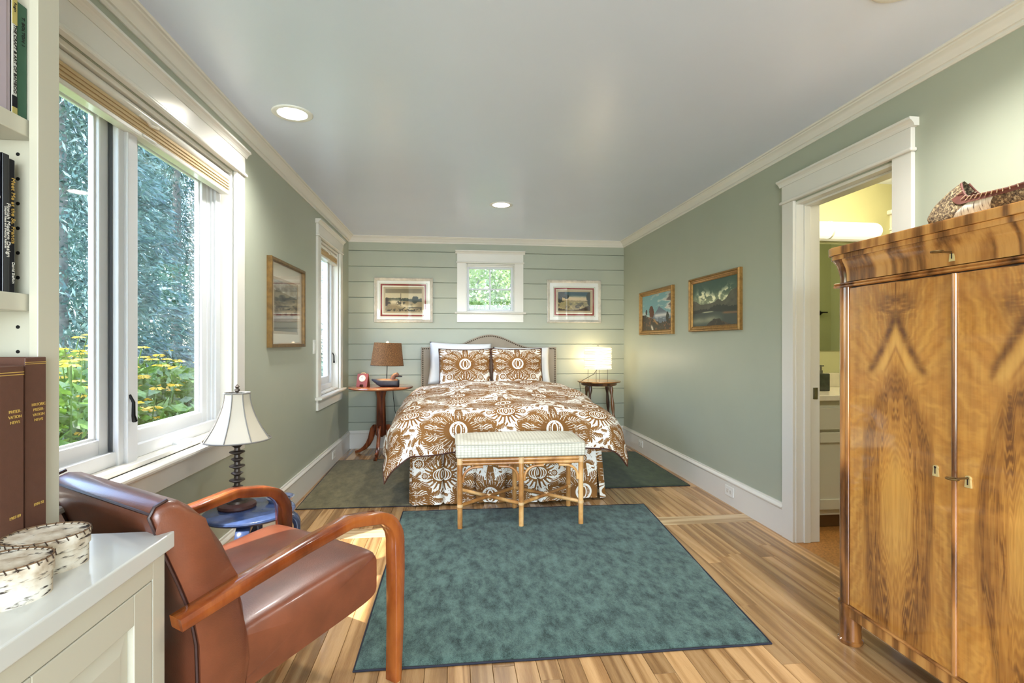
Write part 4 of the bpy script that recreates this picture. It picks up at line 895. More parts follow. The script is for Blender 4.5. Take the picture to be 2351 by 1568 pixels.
# ------------------------------------------------------------------ armoire
AX, AY0, AY1, AC = 1.57, .955, 1.945, 1.45
ar = thing('armoire', 'walnut veneer armoire with two figured doors and a keyed drawer, right of the doorway', 'armoire', (1.8, AC, 0))
MB().box(AX+.03, 2.045, AY0+.02, AY1-.02, .115, 1.56).build('carcass', WALNV, ar)
VEN = [img_mat('crotch_veneer_one', veneer(8), .26, 1.0), img_mat('crotch_veneer_two', veneer(17), .26, 1.0)]
DKL = plain('door_gap', (40,22,12), .5)
def keyplate(parent, y, z_, key):
    x = AX-.002
    m = MB(); o = []
    for a in np.linspace(-.65*PI, .65*PI, 13): o.append((.0085*math.sin(a), .012+.0085*math.cos(a)))
    o = [(-.010, -.016)]+o+[(.010, -.016)]
    m.prism(o, lambda a, b, t: (t, y+a, z_+b), x-.002, x+.006); k = m.build('keyhole_plate', BRASS, parent)
    m = MB(); m.lathe([(0,.0005),(.0042,.0005),(.0042,0)], (x-.002, y, z_+.013), 10, Matrix.Rotation(-PI/2, 4, 'Y')); m.box(x-.0025, x-.0018, y-.002, y+.002, z_-.008, z_+.012); m.build('keyhole', DKL, k)
    if key:
        m = MB(); m.tube([(x+.004, y, z_+.013), (x-.045, y, z_+.013)], .0032, 8)
        m.tube([(x-.054+.013*math.cos(t), y+.016*math.sin(t), z_+.013) for t in np.linspace(0, 2*PI, 16, endpoint=False)], .0032, 6, True); m.build('key', plain('old_brass', (120,96,58), .35, .1, metal=.8), k, True)
for k, (a, b_) in enumerate(((1.4535, 1.884), (1.016, 1.4465))):
    m = MB(); m.box(AX+.004, AX+.03, a, b_, .166, 1.432, .0); d_ = m.build('door', WALNV, ar)
    m = MB(); m.quad_uv([(AX+.002, b_-.003, .169), (AX+.002, a+.003, .169), (AX+.002, a+.003, 1.429), (AX+.002, b_-.003, 1.429)])
    m.box(AX+.0025, AX+.005, a+.003, b_-.003, .169, 1.429); m.build('veneer_panel', VEN[k], d_)
    if k == 0: keyplate(d_, 1.512, .793, False)
    else: keyplate(d_, 1.405, .785, True)
MB().tube([(AX+.001, AC, .166), (AX+.001, AC, 1.432)], .0085, 10).build('door_astragal', WALNV, ar, True)
MB().box(AX+.012, AX+.03, AY0+.02, AY1-.02, .16, 1.44).build('door_recess', DKL, ar)
MB().box(AX-.004, AX+.03, 1.884, 1.90, .166, 1.44, .003).build('door_edge_strip', WALNV, ar)
for y in (AY1-.028, AY0+.028):
    MB().lathe([(.033,.165),(.033,1.44)], (AX+.028, y, 0), 24).build('corner_column', WALNV, ar, True, 50)
    MB().lathe([(.033,1.45),(.033,1.475),(.037,1.50),(.046,1.53),(.058,1.545),(.058,1.56)], (AX+.03, y, 0), 24).build('column_capital', WALNV, ar, True, 50)
    MB().lathe([(0,0),(.042,0),(.045,.006),(.045,.014),(.040,.018),(.039,.10),(.041,.150),(.044,.154),(.044,.162),(.034,.166)], (AX+.034, y, 0), 28).build('foot', WALNV, ar, True, 40)
for y in (AY1-.03, AY0+.03): MB().lathe([(0,0),(.035,0),(.035,.115)], (2.0, y, 0), 16).build('foot', WALNV, ar, True, 40)
MB().box(AX+.006, 2.04, AY0+.05, AY1-.05, .112, .158, .003).build('base_rail', WALN, ar)
MB().tube([(AX+.004, AY0+.06, .160), (AX+.004, AY1-.06, .160)], .006, 8).build('base_bead', WALNV, ar, True)
BDR = [(AX-.004, 1.436), (AX-.010, 1.439), (AX-.010, 1.444), (AX-.004, 1.447), (AX-.008, 1.450), (AX-.008, 1.454), (AX, 1.457), (AX+.03, 1.457), (AX+.03, 1.436)]
MB().prism(BDR, lambda a, b, t: (a, t, b), AY0-.012, AY1+.012).build('bead_moulding', WALNV, ar, True, 40)
# drawer front flares outward under the cornice
DF = [(AX-.002, 1.458), (AX-.003, 1.49), (AX-.008, 1.512), (AX-.018, 1.532), (AX-.024, 1.543), (AX-.024, 1.548), (AX+.03, 1.548), (AX+.03, 1.458)]
dw = MB().prism(DF, lambda a, b, t: (a, t, b), AY0+.052, AY1-.052).build('drawer', WALN, ar, True, 40)
keyplate(dw, 1.4555, 1.487, True)
def rounded_slab(x0, x1, y0, y1, z0, z1, r_, name):
    o = [(x1, y0), (x1, y1)]+[(x0+r_-r_*math.sin(t), y1-r_+r_*math.cos(t)) for t in np.linspace(0, PI/2, 9)]+[(x0+r_-r_*math.cos(t), y0+r_-r_*math.sin(t)) for t in np.linspace(0, PI/2, 9)]
    return MB().prism(o, lambda a, b, t: (a, b, t), z0, z1, .003).build(name, WALN, ar, True, 40)
rounded_slab(AX-.030, 2.05, AY0-.038, AY1+.038, 1.548, 1.566, .06, 'cornice_lower'); rounded_slab(AX-.040, 2.055, AY0-.048, AY1+.048, 1.567, 1.598, .07, 'cornice_top')

# birch bark canoe on the armoire
BARK, nt, b = new_mat('rough_birch'); tc = N(nt, 'ShaderNodeTexCoord'); n1 = N(nt, 'ShaderNodeTexNoise', i_Scale=110.0, i_Detail=5.0, i_Roughness=.75); nt.links.new(tc.outputs['Object'], n1.inputs['Vector'])
nt.links.new(ramp(nt, n1.outputs['Fac'], [(.36, lin((44,36,30))), (.50, lin((120,100,76))), (.60, lin((196,176,132))), (.7, lin((214,204,180)))]), b.inputs['Base Color']); b.inputs['Roughness'].default_value = .9
bp = N(nt, 'ShaderNodeBump', i_Strength=1.0, i_Distance=.012); nt.links.new(n1.outputs['Fac'], bp.inputs['Height']); nt.links.new(bp.outputs['Normal'], b.inputs['Normal'])
REDB = plain('inner_bark', (96,52,40), .7, .2, 30, .3, 90)
WBARK, nt, b = new_mat('white_bark'); tc = N(nt, 'ShaderNodeTexCoord'); mp = N(nt, 'ShaderNodeMapping'); mp.inputs['Scale'].default_value = (60, 150, 22); nt.links.new(tc.outputs['Object'], mp.inputs[0]); n1 = N(nt, 'ShaderNodeTexNoise', i_Scale=1.0, i_Detail=5.0); nt.links.new(mp.outputs[0], n1.inputs['Vector'])
nt.links.new(ramp(nt, n1.outputs['Fac'], [(.34, lin((70,52,48))), (.42, lin((196,192,178))), (.7, lin((226,226,216)))]), b.inputs['Base Color']); b.inputs['Roughness'].default_value = .75
cx0, cy0, cz0 = 1.73, 1.70, 1.598
cn = thing('canoe_model', 'small birch bark canoe model with rough bark bow on top of the armoire', 'model canoe', (cx0, 1.4, cz0))
CL = .66; VS = [0, .22, .42, .62, .82, 1.0]; SY = [.045, .010, 0, .028, .085, .135]; SZ = [0, .035, .068, .105, .142, .164]
def can(u, v, sg, off=0.0):
    # u along from bow stem (0) to stern stem (1), v from keel (0) to gunwale (1)
    t = min(u, 1-u)*2; st = np.interp(v, VS, SY); sz = np.interp(v, VS, SZ); k = 1-(1-min(1, t/.30))**2.2; k = min(1, max(0, k))
    z_ = sz*(1-k)+k*v*(.078+.020*(1-min(1, t)));  yy = st+(CL/2-st)*t; x = cx0+sg*(.066*(t**.55)*(math.sin(min(1, v*1.15)*PI/2)**.75)+off+.002)
    return (x, cy0-yy if u <= .5 else cy0-CL+yy, cz0+.002+z_)
for nm, ua, ub, mt in (('bow', 0, .19, BARK), ('bark_hull', .19, .40, WBARK), ('stern_hull', .40, 1, BARK)):
    m = MB()
    for sg in (-1, 1): m.grid(lambda u, v, sg=sg: can(ua+(ub-ua)*u, v, sg), 30, 22)
    m.build(nm, mt, cn, True, 60)
m = MB()
for sg in (-1, 1):
    m.grid(lambda u, v, sg=sg: can(.05+.90*u, .84+.17*v, sg, .004), 80, 3); m.grid(lambda u, v, sg=sg: can(.05+.90*u, .84+.17*v, sg, -.003), 80, 3)
m.build('gunwale', REDB, cn, True, 60)
m = MB()
for sg in (-1, 1): m.tube([tuple(Vector(can(.012+.976*k/60, 1.0, sg, .004))+Vector((0, 0, .001))) for k in range(61)], .0036, 6)
gw = m.build('gunwale_rod', REDB, cn, True)
m = MB()
for k in range(20):
    u = .05+.9*k/19
    for sg in (-1, 1): m.tube([can(u, .93, sg, .006), tuple(Vector(can(u+.006, 1.0, sg, .009))+Vector((0, 0, .004))), tuple(Vector(can(u+.012, .99, sg, -.006))+Vector((0, 0, .004)))], .0016, 5)
m.build('lashing', plain('pale_lashing', (196,176,146), .7), gw, kind='stuff')

# ------------------------------------------------------------------ left night table with clock and duck lamp
nx, ny, nz = -.775, 5.675, .745
nt1 = thing('tripod_table', 'round tilt-top tripod table of reddish wood left of the bed', 'table', (nx, ny, 0))
MB().lathe([(0,nz-.026),(.325,nz-.026),(.338,nz-.02),(.343,nz-.012),(.34,nz-.003),(.333,nz),(0,nz)], (nx, ny, 0), 56).build('table_top', wood('table_top_wood', (96,48,24), (150,86,48), (178,112,68), scale=(3,18,18), rings=4, rough=.18, coat=.5), nt1, True, 35)
MB().box(nx-.15, nx+.15, ny-.045, ny+.045, nz-.05, nz-.026, .012).build('top_cleat', MAHOG, nt1)
MB().lathe([(.062,nz-.062),(.060,nz-.05),(.048,.62),(.056,.33),(.056,.22),(.03,.20),(0,.20)], (nx, ny, 0), 8).build('column', MAHOG, nt1)
for a in (-92, 28, 152):
    a = R(a); d = Vector((math.cos(a), math.sin(a), 0)); sd = Vector((-math.sin(a), math.cos(a), 0)); c = Vector((nx, ny, 0))
    pr = [(.045,.305),(.075,.30),(.098,.272),(.112,.225),(.130,.17),(.165,.11),(.215,.06),(.270,.028),(.325,.013)]
    MB().strip([c+d*r_+Vector((0, 0, z_)) for r_, z_ in pr], sd, [.034]*9, [.05,.062,.064,.062,.056,.048,.040,.032,.026]).build('leg', MAHOG, nt1, True, 50)
cl = thing('desk_clock', 'small red leather folding desk clock on the left of the tripod table', 'clock', (-.955, 5.64, nz))
REDL = plain('red_leather', (132,46,18), .5, .08, 20)
M0 = Matrix.Translation((-.955, 5.645, nz)) @ Matrix.Rotation(R(-14), 4, 'Z')
def tilt_panel(name, sg, mat, w_, hgt, parent, hole=True):
    M = M0 @ Matrix.Translation((0, sg*.042, 0)) @ Matrix.Rotation(R(sg*17), 4, 'X')
    o = [(-w_/2,0),(-.022,0),(-.022,.02),(-.016,.026),(.016,.026),(.022,.02),(.022,0),(w_/2,0),(w_/2,hgt),(-w_/2,hgt)]
    return M, MB().prism(o, lambda a, b, t: M @ Vector((a, t, b)), -.005, .005).build(name, mat, parent)
MF, fp = tilt_panel('front_panel', -1, REDL, .118, .142, cl); tilt_panel('rear_panel', 1, plain('dark_red_leather', (84,34,22), .45), .118, .142, cl)
MB().lathe([(0,.002),(.030,.002),(.0335,.004),(.036,.003),(.036,0)], (0,0,0), 28, MF @ Matrix.Translation((0, -.005, .092)) @ Matrix.Rotation(PI/2, 4, 'X')).build('clock_face', plain('cream_dial', (214,206,176), .4), fp, True, 40)
m = MB(); m.tube([MF @ Vector((0, -.0078, .092)), MF @ Vector((-.013, -.0078, .096))], .0014, 5); m.tube([MF @ Vector((0, -.0078, .092)), MF @ Vector((-.004, -.0078, .113))], .001, 5); m.build('clock_hand', BLACKM, fp)
m = MB()
for k in range(12): m.tube([MF @ Vector((.026*math.sin(k*PI/6), -.0075, .092+.026*math.cos(k*PI/6))), MF @ Vector((.0295*math.sin(k*PI/6), -.0075, .092+.0295*math.cos(k*PI/6)))], .0009, 4)
m.build('hour_mark', BLACKM, fp, kind='stuff')
m = MB(); m.tube([M0 @ Vector((-.022, 0, .139)), M0 @ Vector((-.01, 0, .146)), M0 @ Vector((.02, 0, .146)), M0 @ Vector((.03, 0, .139))], .004, 6); m.build('strap_handle', plain('pale_leather', (206,170,120), .5), cl, True)

dx0, dy0 = -.715, 5.595
dk = thing('duck_lamp', 'table lamp on a wooden duck decoy with brown burlap shade on the tripod table', 'lamp', (dx0, dy0, nz))
DUCKM = plain('black_decoy_paint', (34,34,44), .45, .35, 40, .2, 60); DUCKB = plain('worn_decoy_wood', (110,72,52), .5, .2, 25)
def duck(u, v):
    t = u; x = dx0-.145+.29*t; hw = .055*max(0, (1-abs(2*t-1.12)**3.0/1.4))**.6*(min(1, t*5)**.6) if t > 0 else 0
    top = .072+.012*(1-t)*2*max(0, .5-t)+.008*math.sin(t*PI); bot = .0+.070*max(0, (.34-t)/.34)**1.2
    if t > .97: hw *= .7
    a = 2*PI*v; z_ = (top+bot)/2+(top-bot)/2*math.copysign(abs(math.sin(a))**.55, math.sin(a)); y = dy0+hw*math.copysign(abs(math.cos(a))**.7, math.cos(a))
    return (x, y, nz+z_)
m = MB(); m.grid(lambda v, u: duck(u, v), 28, 30, closed_u=True)
for t in (0, 1):
    es = [v for v in m.bm.verts if abs(v.co.x-(dx0-.145+.29*t)) < 1e-5]; es.sort(key=lambda q: math.atan2(q.co.z-nz-.05, q.co.y-dy0)); m.bm.faces.new(es)
m.build('body', DUCKM, dk, True, 60)
m = MB(); m.grid(lambda u, v: (dx0-.13+.26*u, dy0+(v-.5)*.088*(min(1, u*4)**.7)*(1-max(0, u-.8)*1.2), nz+.0815+.004*math.sin(u*PI)-.012*(2*v-1)**2), 14, 8); m.build('back_patch', DUCKB, dk, True, 0)
hp = [(dx0+.075, dy0, nz+.07), (dx0+.082, dy0, nz+.10), (dx0+.098, dy0, nz+.122), (dx0+.118, dy0, nz+.128), (dx0+.135, dy0, nz+.118)]
hd = MB().tube(hp, [.034, .025, .024, .026, .018], 14).build('head', plain('duck_head_paint', (84,54,42), .5, .3, 30), dk, True)
MB().tube([(dx0+.13, dy0, nz+.115), (dx0+.155, dy0, nz+.110), (dx0+.175, dy0, nz+.109)], [.012, .009, .007], 10).build('bill', DUCKM, hd, True)
rx_ = dx0+.018
MB().tube([(rx_-.004, dy0, nz+.075), (rx_, dy0, nz+.24), (rx_+.004, dy0, nz+.44)], .0045, 8).build('rod', BLACKM, dk, True)
BUR, nt, b = new_mat('brown_burlap'); tc = N(nt, 'ShaderNodeTexCoord'); n1 = N(nt, 'ShaderNodeTexNoise', i_Scale=160.0, i_Detail=3.0); nt.links.new(tc.outputs['Object'], n1.inputs['Vector'])
nt.links.new(ramp(nt, n1.outputs['Fac'], [(.3, lin((78,50,26))), (.55, lin((124,84,46))), (.75, lin((164,118,72)))]), b.inputs['Base Color']); b.inputs['Roughness'].default_value = .85; b.inputs['Transmission Weight'].default_value = 0.0
bp = N(nt, 'ShaderNodeBump', i_Strength=.6, i_Distance=.002); nt.links.new(n1.outputs['Fac'], bp.inputs['Height']); nt.links.new(bp.outputs['Normal'], b.inputs['Normal'])
IVORY = plain('ivory_lining', (240,226,196), .7)
sM = Matrix.Rotation(R(1.6), 4, 'Y')
sd_ = MB().lathe([(.172,.0),(.142,.24)], (rx_, dy0, nz+.228), 48, sM).build('lamp_shade', BUR, dk, True)
m = MB(); m.lathe([(.170,.002),(.140,.238)], (rx_, dy0, nz+.228), 48, sM); m.build('shade_lining', IVORY, sd_, True)
m = MB(); m.tube([(rx_+.172*math.cos(t), dy0+.172*math.sin(t), nz+.228-.172*math.cos(t)*math.sin(R(1.6))) for t in np.linspace(0, 2*PI, 40, endpoint=False)], .003, 5, True); m.build('shade_rim', plain('dark_burlap', (70,46,26), .8), sd_, True)
m = MB()
for a in (0, 2*PI/3, 4*PI/3): m.tube([(rx_, dy0, nz+.455), (rx_+.140*math.cos(a), dy0+.140*math.sin(a), nz+.462)], .0018, 5)
m.build('shade_spider', BRASS, dk, True)
MB().lathe([(0,.0),(.010,.002),(.014,.012),(.012,.02),(.004,.026),(0,.027)], (rx_+.004, dy0, nz+.462), 12).build('finial', plain('glass_finial', (220,216,206), .1), dk, True)
BULB = emit('warm_bulb', (255, 214, 150), 8.0)
MB().lathe([(0,-.03),(.018,-.022),(.026,0),(.02,.022),(.008,.04),(0,.042)], (rx_+.02, dy0, nz+.34), 16).build('bulb', BULB, dk, True)
def point(name, loc, power, col, r_=.03):
    l = bpy.data.lights.new(name, 'POINT'); l.energy = power; l.color = col; l.shadow_soft_size = r_
    o = bpy.data.objects.new(name, l); COL.objects.link(o); o.location = loc; return o
point('duck_lamp_light', (rx_-.03, dy0-.03, nz+.36), 4, (1, .78, .50))
cd = MB().tube([(nx+.12, ny+.08, nz-.027), (nx+.122, ny+.10, .62), (nx+.135, ny+.15, .45), (nx+.165, ny+.2, .34), (nx+.2, ny+.26, .2)], .0035, 6).build('lamp_cord', BLACKM, dk, True)

# ------------------------------------------------------------------ right night table with paper lantern
qx, qy, qz = 1.655, 5.72, .78
n2_ = thing('side_table', 'small round dark wood table with four turned legs right of the bed', 'table', (qx, qy, 0))
MB().lathe([(0,qz-.02),(.225,qz-.02),(.243,qz-.014),(.248,qz-.007),(.243,qz),(0,qz)], (qx, qy, 0), 48).build('table_top', wood('oak_table_top', (92,58,28), (150,102,54), (182,132,78), scale=(3,16,16), rings=4, rough=.2, coat=.4), n2_, True, 35)
MB().lathe([(.19,qz-.05),(.2,qz-.045),(.205,qz-.02),(.17,qz-.02),(.17,qz-.05),(.19,qz-.05)], (qx, qy, 0), 40).build('apron', DARKW, n2_, True, 35)
for a in (40, 128, 220, 308):
    a = R(a); d = Vector((math.cos(a), math.sin(a), 0)); c = Vector((qx, qy, 0)); n = 15
    MB().tube([c+d*(.165+.075*t)+Vector((0, 0, (qz-.045)*(1-t))) for t in np.linspace(0, 1, n)], [.016+.005*math.sin(k*1.9)+.003*(k % 2) for k in range(n)], 10).build('leg', DARKW, n2_, True)
PAPER = emit('lit_paper', (255, 240, 212), .36); WIRE = plain('lantern_wire', (44,40,34), .5, metal=.4)
lq = thing('paper_lantern', 'lit square white paper lantern lamp on the small round table', 'lamp', (qx-.02, qy-.03, qz))
ML = Matrix.Translation((qx-.02, qy-.03, qz)) @ Matrix.Rotation(R(20), 4, 'Z')
def sq(r_, a): c, s_ = math.cos(a), math.sin(a); k = (abs(c)**9+abs(s_)**9)**(-1/9); return r_*c*k, r_*s_*k
m = MB(); m.grid(lambda u, v: ML @ Vector((*sq(.119+.0022*math.sin(v*62+math.sin(u*19))+.0015*math.sin(v*23+u*8), 2*PI*u), .135+.245*v)), 64, 44, closed_u=True); m.grid(lambda u, v: ML @ Vector((*sq(.119*v, 2*PI*u), .38+.012*(1-v))), 40, 3, closed_u=True); ps = m.build('paper_shade', PAPER, lq, True, 50)
RIB = plain('bamboo_rib', (150,132,104), .6)
for k in range(10):
    z_ = .145+.225*k/9+.006*math.sin(k*2.3); tl = .014*math.sin(k*1.7); n = 40
    MB().tube([ML @ Vector((*sq(.1225, 2*PI*j/n), z_+tl*sq(1, 2*PI*j/n)[0]*.8)) for j in range(n)], .0011, 5, True).build('rib', RIB, ps, True)
for a in (45, 135, 225, 315):
    x_, y_ = sq(.085, R(a)); MB().tube([ML @ Vector((x_, y_, 0)), ML @ Vector((x_, y_, .15))], .002, 6).build('wire_leg', WIRE, lq, True)
m = MB(); m.tube([ML @ Vector((-.012, 0, .39)), ML @ Vector((-.008, 0, .402)), ML @ Vector((.008, 0, .402)), ML @ Vector((.012, 0, .39))], .0022, 6); m.build('top_loop', WIRE, lq, True)
m = MB(); m.tube([ML @ Vector((0, 0, .14)), ML @ Vector((-.08, -.03, .08)), (qx-.225, qy-.12, qz+.012), (qx-.248, qy-.10, qz-.01), (qx-.235, qy-.09, qz-.12), (qx-.22, qy+.1, qz-.35)], .0028, 6); m.build('lamp_cord', BLACKM, lq, True)
point('lantern_light', (qx-.02, qy-.30, qz+.26), 1.2, (1, .84, .58), .1); point('lantern_light_rear', (qx-.02, qy+.16, qz+.26), 3.2, (1, .80, .50), .08)

# ------------------------------------------------------------------ pictures
def picture(name, label, cat, P, u0, u1, z0, z1, fw, depth, prof, fmat, arr, group=None, glass=True, rough=.6, flip=False):
    uc = (u0+u1)/2; r_ = thing(name, label, cat, P(uc, 0, z0), group)
    for k, (a, b_, e, f) in enumerate(((u0, u1, z0, z0), (u1, u1, z0, z1), (u1, u0, z1, z1), (u0, u0, z1, z0))):
        m = MB(); A = []; B = []
        pts = [(a, e), (b_ if k != 0 else u1, f)]
        du, dz = pts[1][0]-pts[0][0], pts[1][1]-pts[0][1]; L = math.hypot(du, dz); tu, tz = du/L, dz/L; nu_, nz_ = -tz, tu
        for (i, h_) in prof:
            A.append(m.bm.verts.new(P(pts[0][0]+tu*i*fw+nu_*i*fw, h_*depth, pts[0][1]+tz*i*fw+nz_*i*fw))); B.append(m.bm.verts.new(P(pts[1][0]-tu*i*fw+nu_*i*fw, h_*depth, pts[1][1]-tz*i*fw+nz_*i*fw)))
        n = len(prof)
        for q in range(n): m.bm.faces.new((A[q], A[(q+1) % n], B[(q+1) % n], B[q]))
        m.build('frame_rail', fmat, r_, True, 30)
    i = fw*.8; m = MB(); us = (u1-i, u0+i) if flip else (u0+i, u1-i)
    m.quad_uv([P(us[0], .008, z0+i), P(us[1], .008, z0+i), P(us[1], .008, z1-i), P(us[0], .008, z1-i)]); m.quad_uv([P(us[0], .003, z0+i), P(us[1], .003, z0+i), P(us[1], .003, z1-i), P(us[0], .003, z1-i)])
    m.build('artwork', img_mat(name+'_art', arr, rough), r_)
    if glass: pane('glass', r_, P, u0+i, u1-i, z0+i, z1-i, .014, PGLASS)
    return r_
ORN = [(0,0),(0,.7),(.12,.95),(.3,1),(.42,.72),(.55,.62),(.7,.7),(.85,.55),(1,.3),(1,.2)]
FLT = [(0,0),(0,.9),(.1,1),(.9,1),(1,.9),(1,.2)]
GOLDF = plain('gilt_frame', (150,112,56), .35, .3, 40, .3, 160, metal=.35); DKG = plain('dark_gilt_frame', (112,84,40), .4, .3, 30, metal=.3)
SILV = plain('silvered_frame', (206,200,188), .4, .16, 24, .15, 120, metal=.15)
picture('engraving', 'tall engraving of a hillside in a thin gilt frame on the left wall', 'picture', PLf, 3.465, 4.224, 1.182, 1.777, .022, .034, FLT, DKG, hill_print(), glass=True)
picture('framed_print', 'silver framed river print with red mat border, left of the small window', 'picture', PBk, -.902, -.232, 1.449, 1.966, .036, .03, ORN, SILV, matted(420, 320, (.068, .921, .089, .906), (.161, .839, .213, .787), river_print), 'framed prints above the bed')
picture('framed_print', 'silver framed meadow print with red mat border, right of the small window', 'picture', PBk, 1.116, 1.779, 1.452, 1.967, .036, .03, ORN, SILV, matted(420, 330, (.100, .911, .128, .86), (.179, .829, .258, .753), meadow_print), 'framed prints above the bed')
picture('oil_painting', 'gold framed painting of a mountain peak and red tree, nearer the bed', 'painting', PRt, 4.622, 5.475, 1.297, 1.760, .048, .034, ORN, GOLDF, peak_painting(), 'oil paintings on the right wall', False, .35, True)
picture('oil_painting', 'gold framed painting of a lake under clouds, nearer the doorway', 'painting', PRt, 3.482, 4.278, 1.307, 1.760, .045, .034, ORN, GOLDF, lake_painting(), 'oil paintings on the right wall', False, .35, True)

# ------------------------------------------------------------------ shades, switch, outlets
SHD = plain('pleated_shade_fabric', (196,172,132), .8, .04); CORDM = plain('shade_cord', (226,220,206), .7)
def shade(label, y0, y1, k):
    r_ = thing('pleated_shade', label, 'window shade', (XL-.03, (y0+y1)/2, 2.02))
    m = MB().tube([(XL-.03, y0, 2.108), (XL-.03, y1, 2.108)], .021, 14); m.build('head_rail', WHITE, r_, True)
    m = MB()
    for j in range(7): m.box(XL-.05, XL-.014+(j % 2)*.004, y0+.012, y1-.012, 2.034+j*.0075, 2.0408+j*.0075)
    m.build('pleat', SHD, r_, kind='stuff')
    MB().box(XL-.054, XL-.012, y0+.008, y1-.008, 2.014, 2.033, .004).build('bottom_rail', WHITE, r_)
    for q in range(k):
        y = y0+(y1-y0)*(q+1)/(k+1); MB().tube([(XL-.012, y-.06, 2.094), (XL-.002, y-.03, 2.086), (XL-.006, y, 2.078), (XL-.004, y+.04, 2.083), (XL-.01, y+.06, 2.09)], .007, 7).build('cord_knot', CORDM, r_, True)
        MB().box(XL-.013, XL-.006, y-.045, y+.045, 2.018, 2.029, .003).build('hold_down_clip', plain('clip', (210,210,204), .4), r_)
shade('raised pleated shade with white rails at the top of the big window', W1[0]+.022, W1[1]-.022, 1)
shade('raised pleated shade with white rails at the top of the narrow window', W2[0]+.022, W2[1]-.022, 1)
PLATE = plain('white_plastic_plate', (226,226,220), .3, .01)
sw = thing('light_switch', 'white dimmer switch on the left wall beside the narrow window', 'switch', (XL+.004, 4.59, 1.12))
MB().box(XL, XL+.006, 4.556, 4.626, 1.118, 1.238, .002).build('plate', PLATE, sw); MB().box(XL+.005, XL+.009, 4.582, 4.600, 1.145, 1.211, .001).build('rocker', WHITE, sw); MB().box(XL+.006, XL+.01, 4.606, 4.612, 1.15, 1.206, .001).build('slider', PLATE, sw)
def outlet(label, P, u, z_):
    r_ = thing('outlet', label, 'outlet', P(u, 0, z_-.035))
    p, q = P(u-.058, .0, z_-.036), P(u+.058, .006, z_+.036); MB().box(min(p[0],q[0]), max(p[0],q[0]), p[1], q[1], p[2], q[2], .0015).build('plate', PLATE, r_)
    for s_ in (-.021, .021):
        p, q = P(u+s_-.015, .005, z_-.017), P(u+s_+.015, .0075, z_+.017); rc = MB().box(min(p[0],q[0]), max(p[0],q[0]), p[1], q[1], p[2], q[2], .0012).build('receptacle', WHITE, r_)
        m = MB()
        for a, b_ in ((-.004, .006), (-.004, -.006), (.008, 0)):
            p, q = P(u+s_+a-.003, .0074, z_+b_-.0012), P(u+s_+a+.003, .008, z_+b_+.0012); m.box(min(p[0],q[0]), max(p[0],q[0]), p[1], q[1], p[2], q[2])
        m.build('slot', hm, rc, kind='stuff')
PL2 = lambda u, d, z_: (XL+.016+d, u, z_); PR2 = lambda u, d, z_: (XR-.016-d, u, z_)
outlet('white outlet in the right baseboard nearest the doorway', PR2, 3.628, .105); outlet('white outlet in the right baseboard beside the dark green rug', PR2, 5.449, .105); outlet('white outlet in the left baseboard above the olive rug', PL2, 5.26, .105)

# ------------------------------------------------------------------ recessed ceiling lights
GLOW = emit('downlight_lens', (255, 246, 228), 9.0); BAF = plain('downlight_baffle', (226,226,222), .4)
def can_light(label, x, y, power=50, vis=True):
    r_ = thing('recessed_light', label, 'ceiling light', (x, y, H))
    MB().lathe([(.074,0),(.076,-.004),(.098,-.006),(.103,-.003),(.104,0)], (x, y, H), 40).build('trim_ring', BAF, r_, True, 50)
    MB().lathe([(0,-.0022),(.070,-.0022),(.075,-.0035)], (x, y, H), 32).build('lens', GLOW, r_, True)
    l = bpy.data.lights.new('ceiling_spot', 'SPOT'); l.energy = power; l.color = (1, .97, .93); l.spot_size = R(150); l.spot_blend = .9; l.shadow_soft_size = .07
    o = bpy.data.objects.new('ceiling_spot', l); COL.objects.link(o); o.location = (x, y, H-.03); o.rotation_euler = (0, 0, 0)
g = 'recessed ceiling lights'
can_light('lit recessed ceiling light nearest the big window', -.853, 2.865); can_light('lit recessed ceiling light above the bed', .425, 4.55); can_light('recessed ceiling light cut off by the top edge above the armoire', 1.53, 1.585)
# unseen spots added behind the camera as fill, without fixtures
for x, y in ((-.3, -.6), (1.2, -1.0)):
    l = bpy.data.lights.new('ceiling_spot', 'SPOT'); l.energy = 22; l.color = (1, .97, .93); l.spot_size = R(150); l.spot_blend = .9; l.shadow_soft_size = .07
    o = bpy.data.objects.new('ceiling_spot', l); COL.objects.link(o); o.location = (x, y, H-.03)

# ------------------------------------------------------------------ bathroom fittings
va = thing('vanity', 'cream bathroom vanity with drawer and panelled door behind the doorway', 'vanity', (2.8, 3.35, 0))
vx0, vx1, vy = 2.225, 3.4, 3.05
MB().box(vx0, vx1, vy+.02, BY1-.004, .1, .84).build('carcass', CREAMP, va); MB().box(vx0, vx1, vy+.09, BY1-.004, 0, .1).build('toe_kick', plain('toe_kick_tan', (120,92,60), .6), va)
MB().box(vx0, vx1+.02, vy-.012, BY1-.003, .84, .877, .004).build('counter', plain('pale_stone', (214,206,186), .2, .05, 20), va); MB().box(vx0, vx1, BY1-.02, BY1-.003, .877, .985, .003).build('backsplash', plain('pale_stone_splash', (206,200,178), .25, .05, 20), va)
for k in range(2):
    x0 = vx0+.05+k*.57; MB().box(x0, x0+.54, vy, vy+.02, .655, .795, .002).build('drawer', CREAMP, va)
    frame4('door', CREAMP, va, lambda u, d, z_: (u, vy+.02-d, z_), x0, x0+.54, .14, .635, .065, 0, .02, .002); MB().box(x0+.06, x0+.48, vy+.012, vy+.018, .2, .575).build('door_panel', CREAMP, va)
so = thing('soap_dispenser', 'dark glass soap dispenser on the bathroom vanity counter', 'dispenser', (2.56, 3.33, .877))
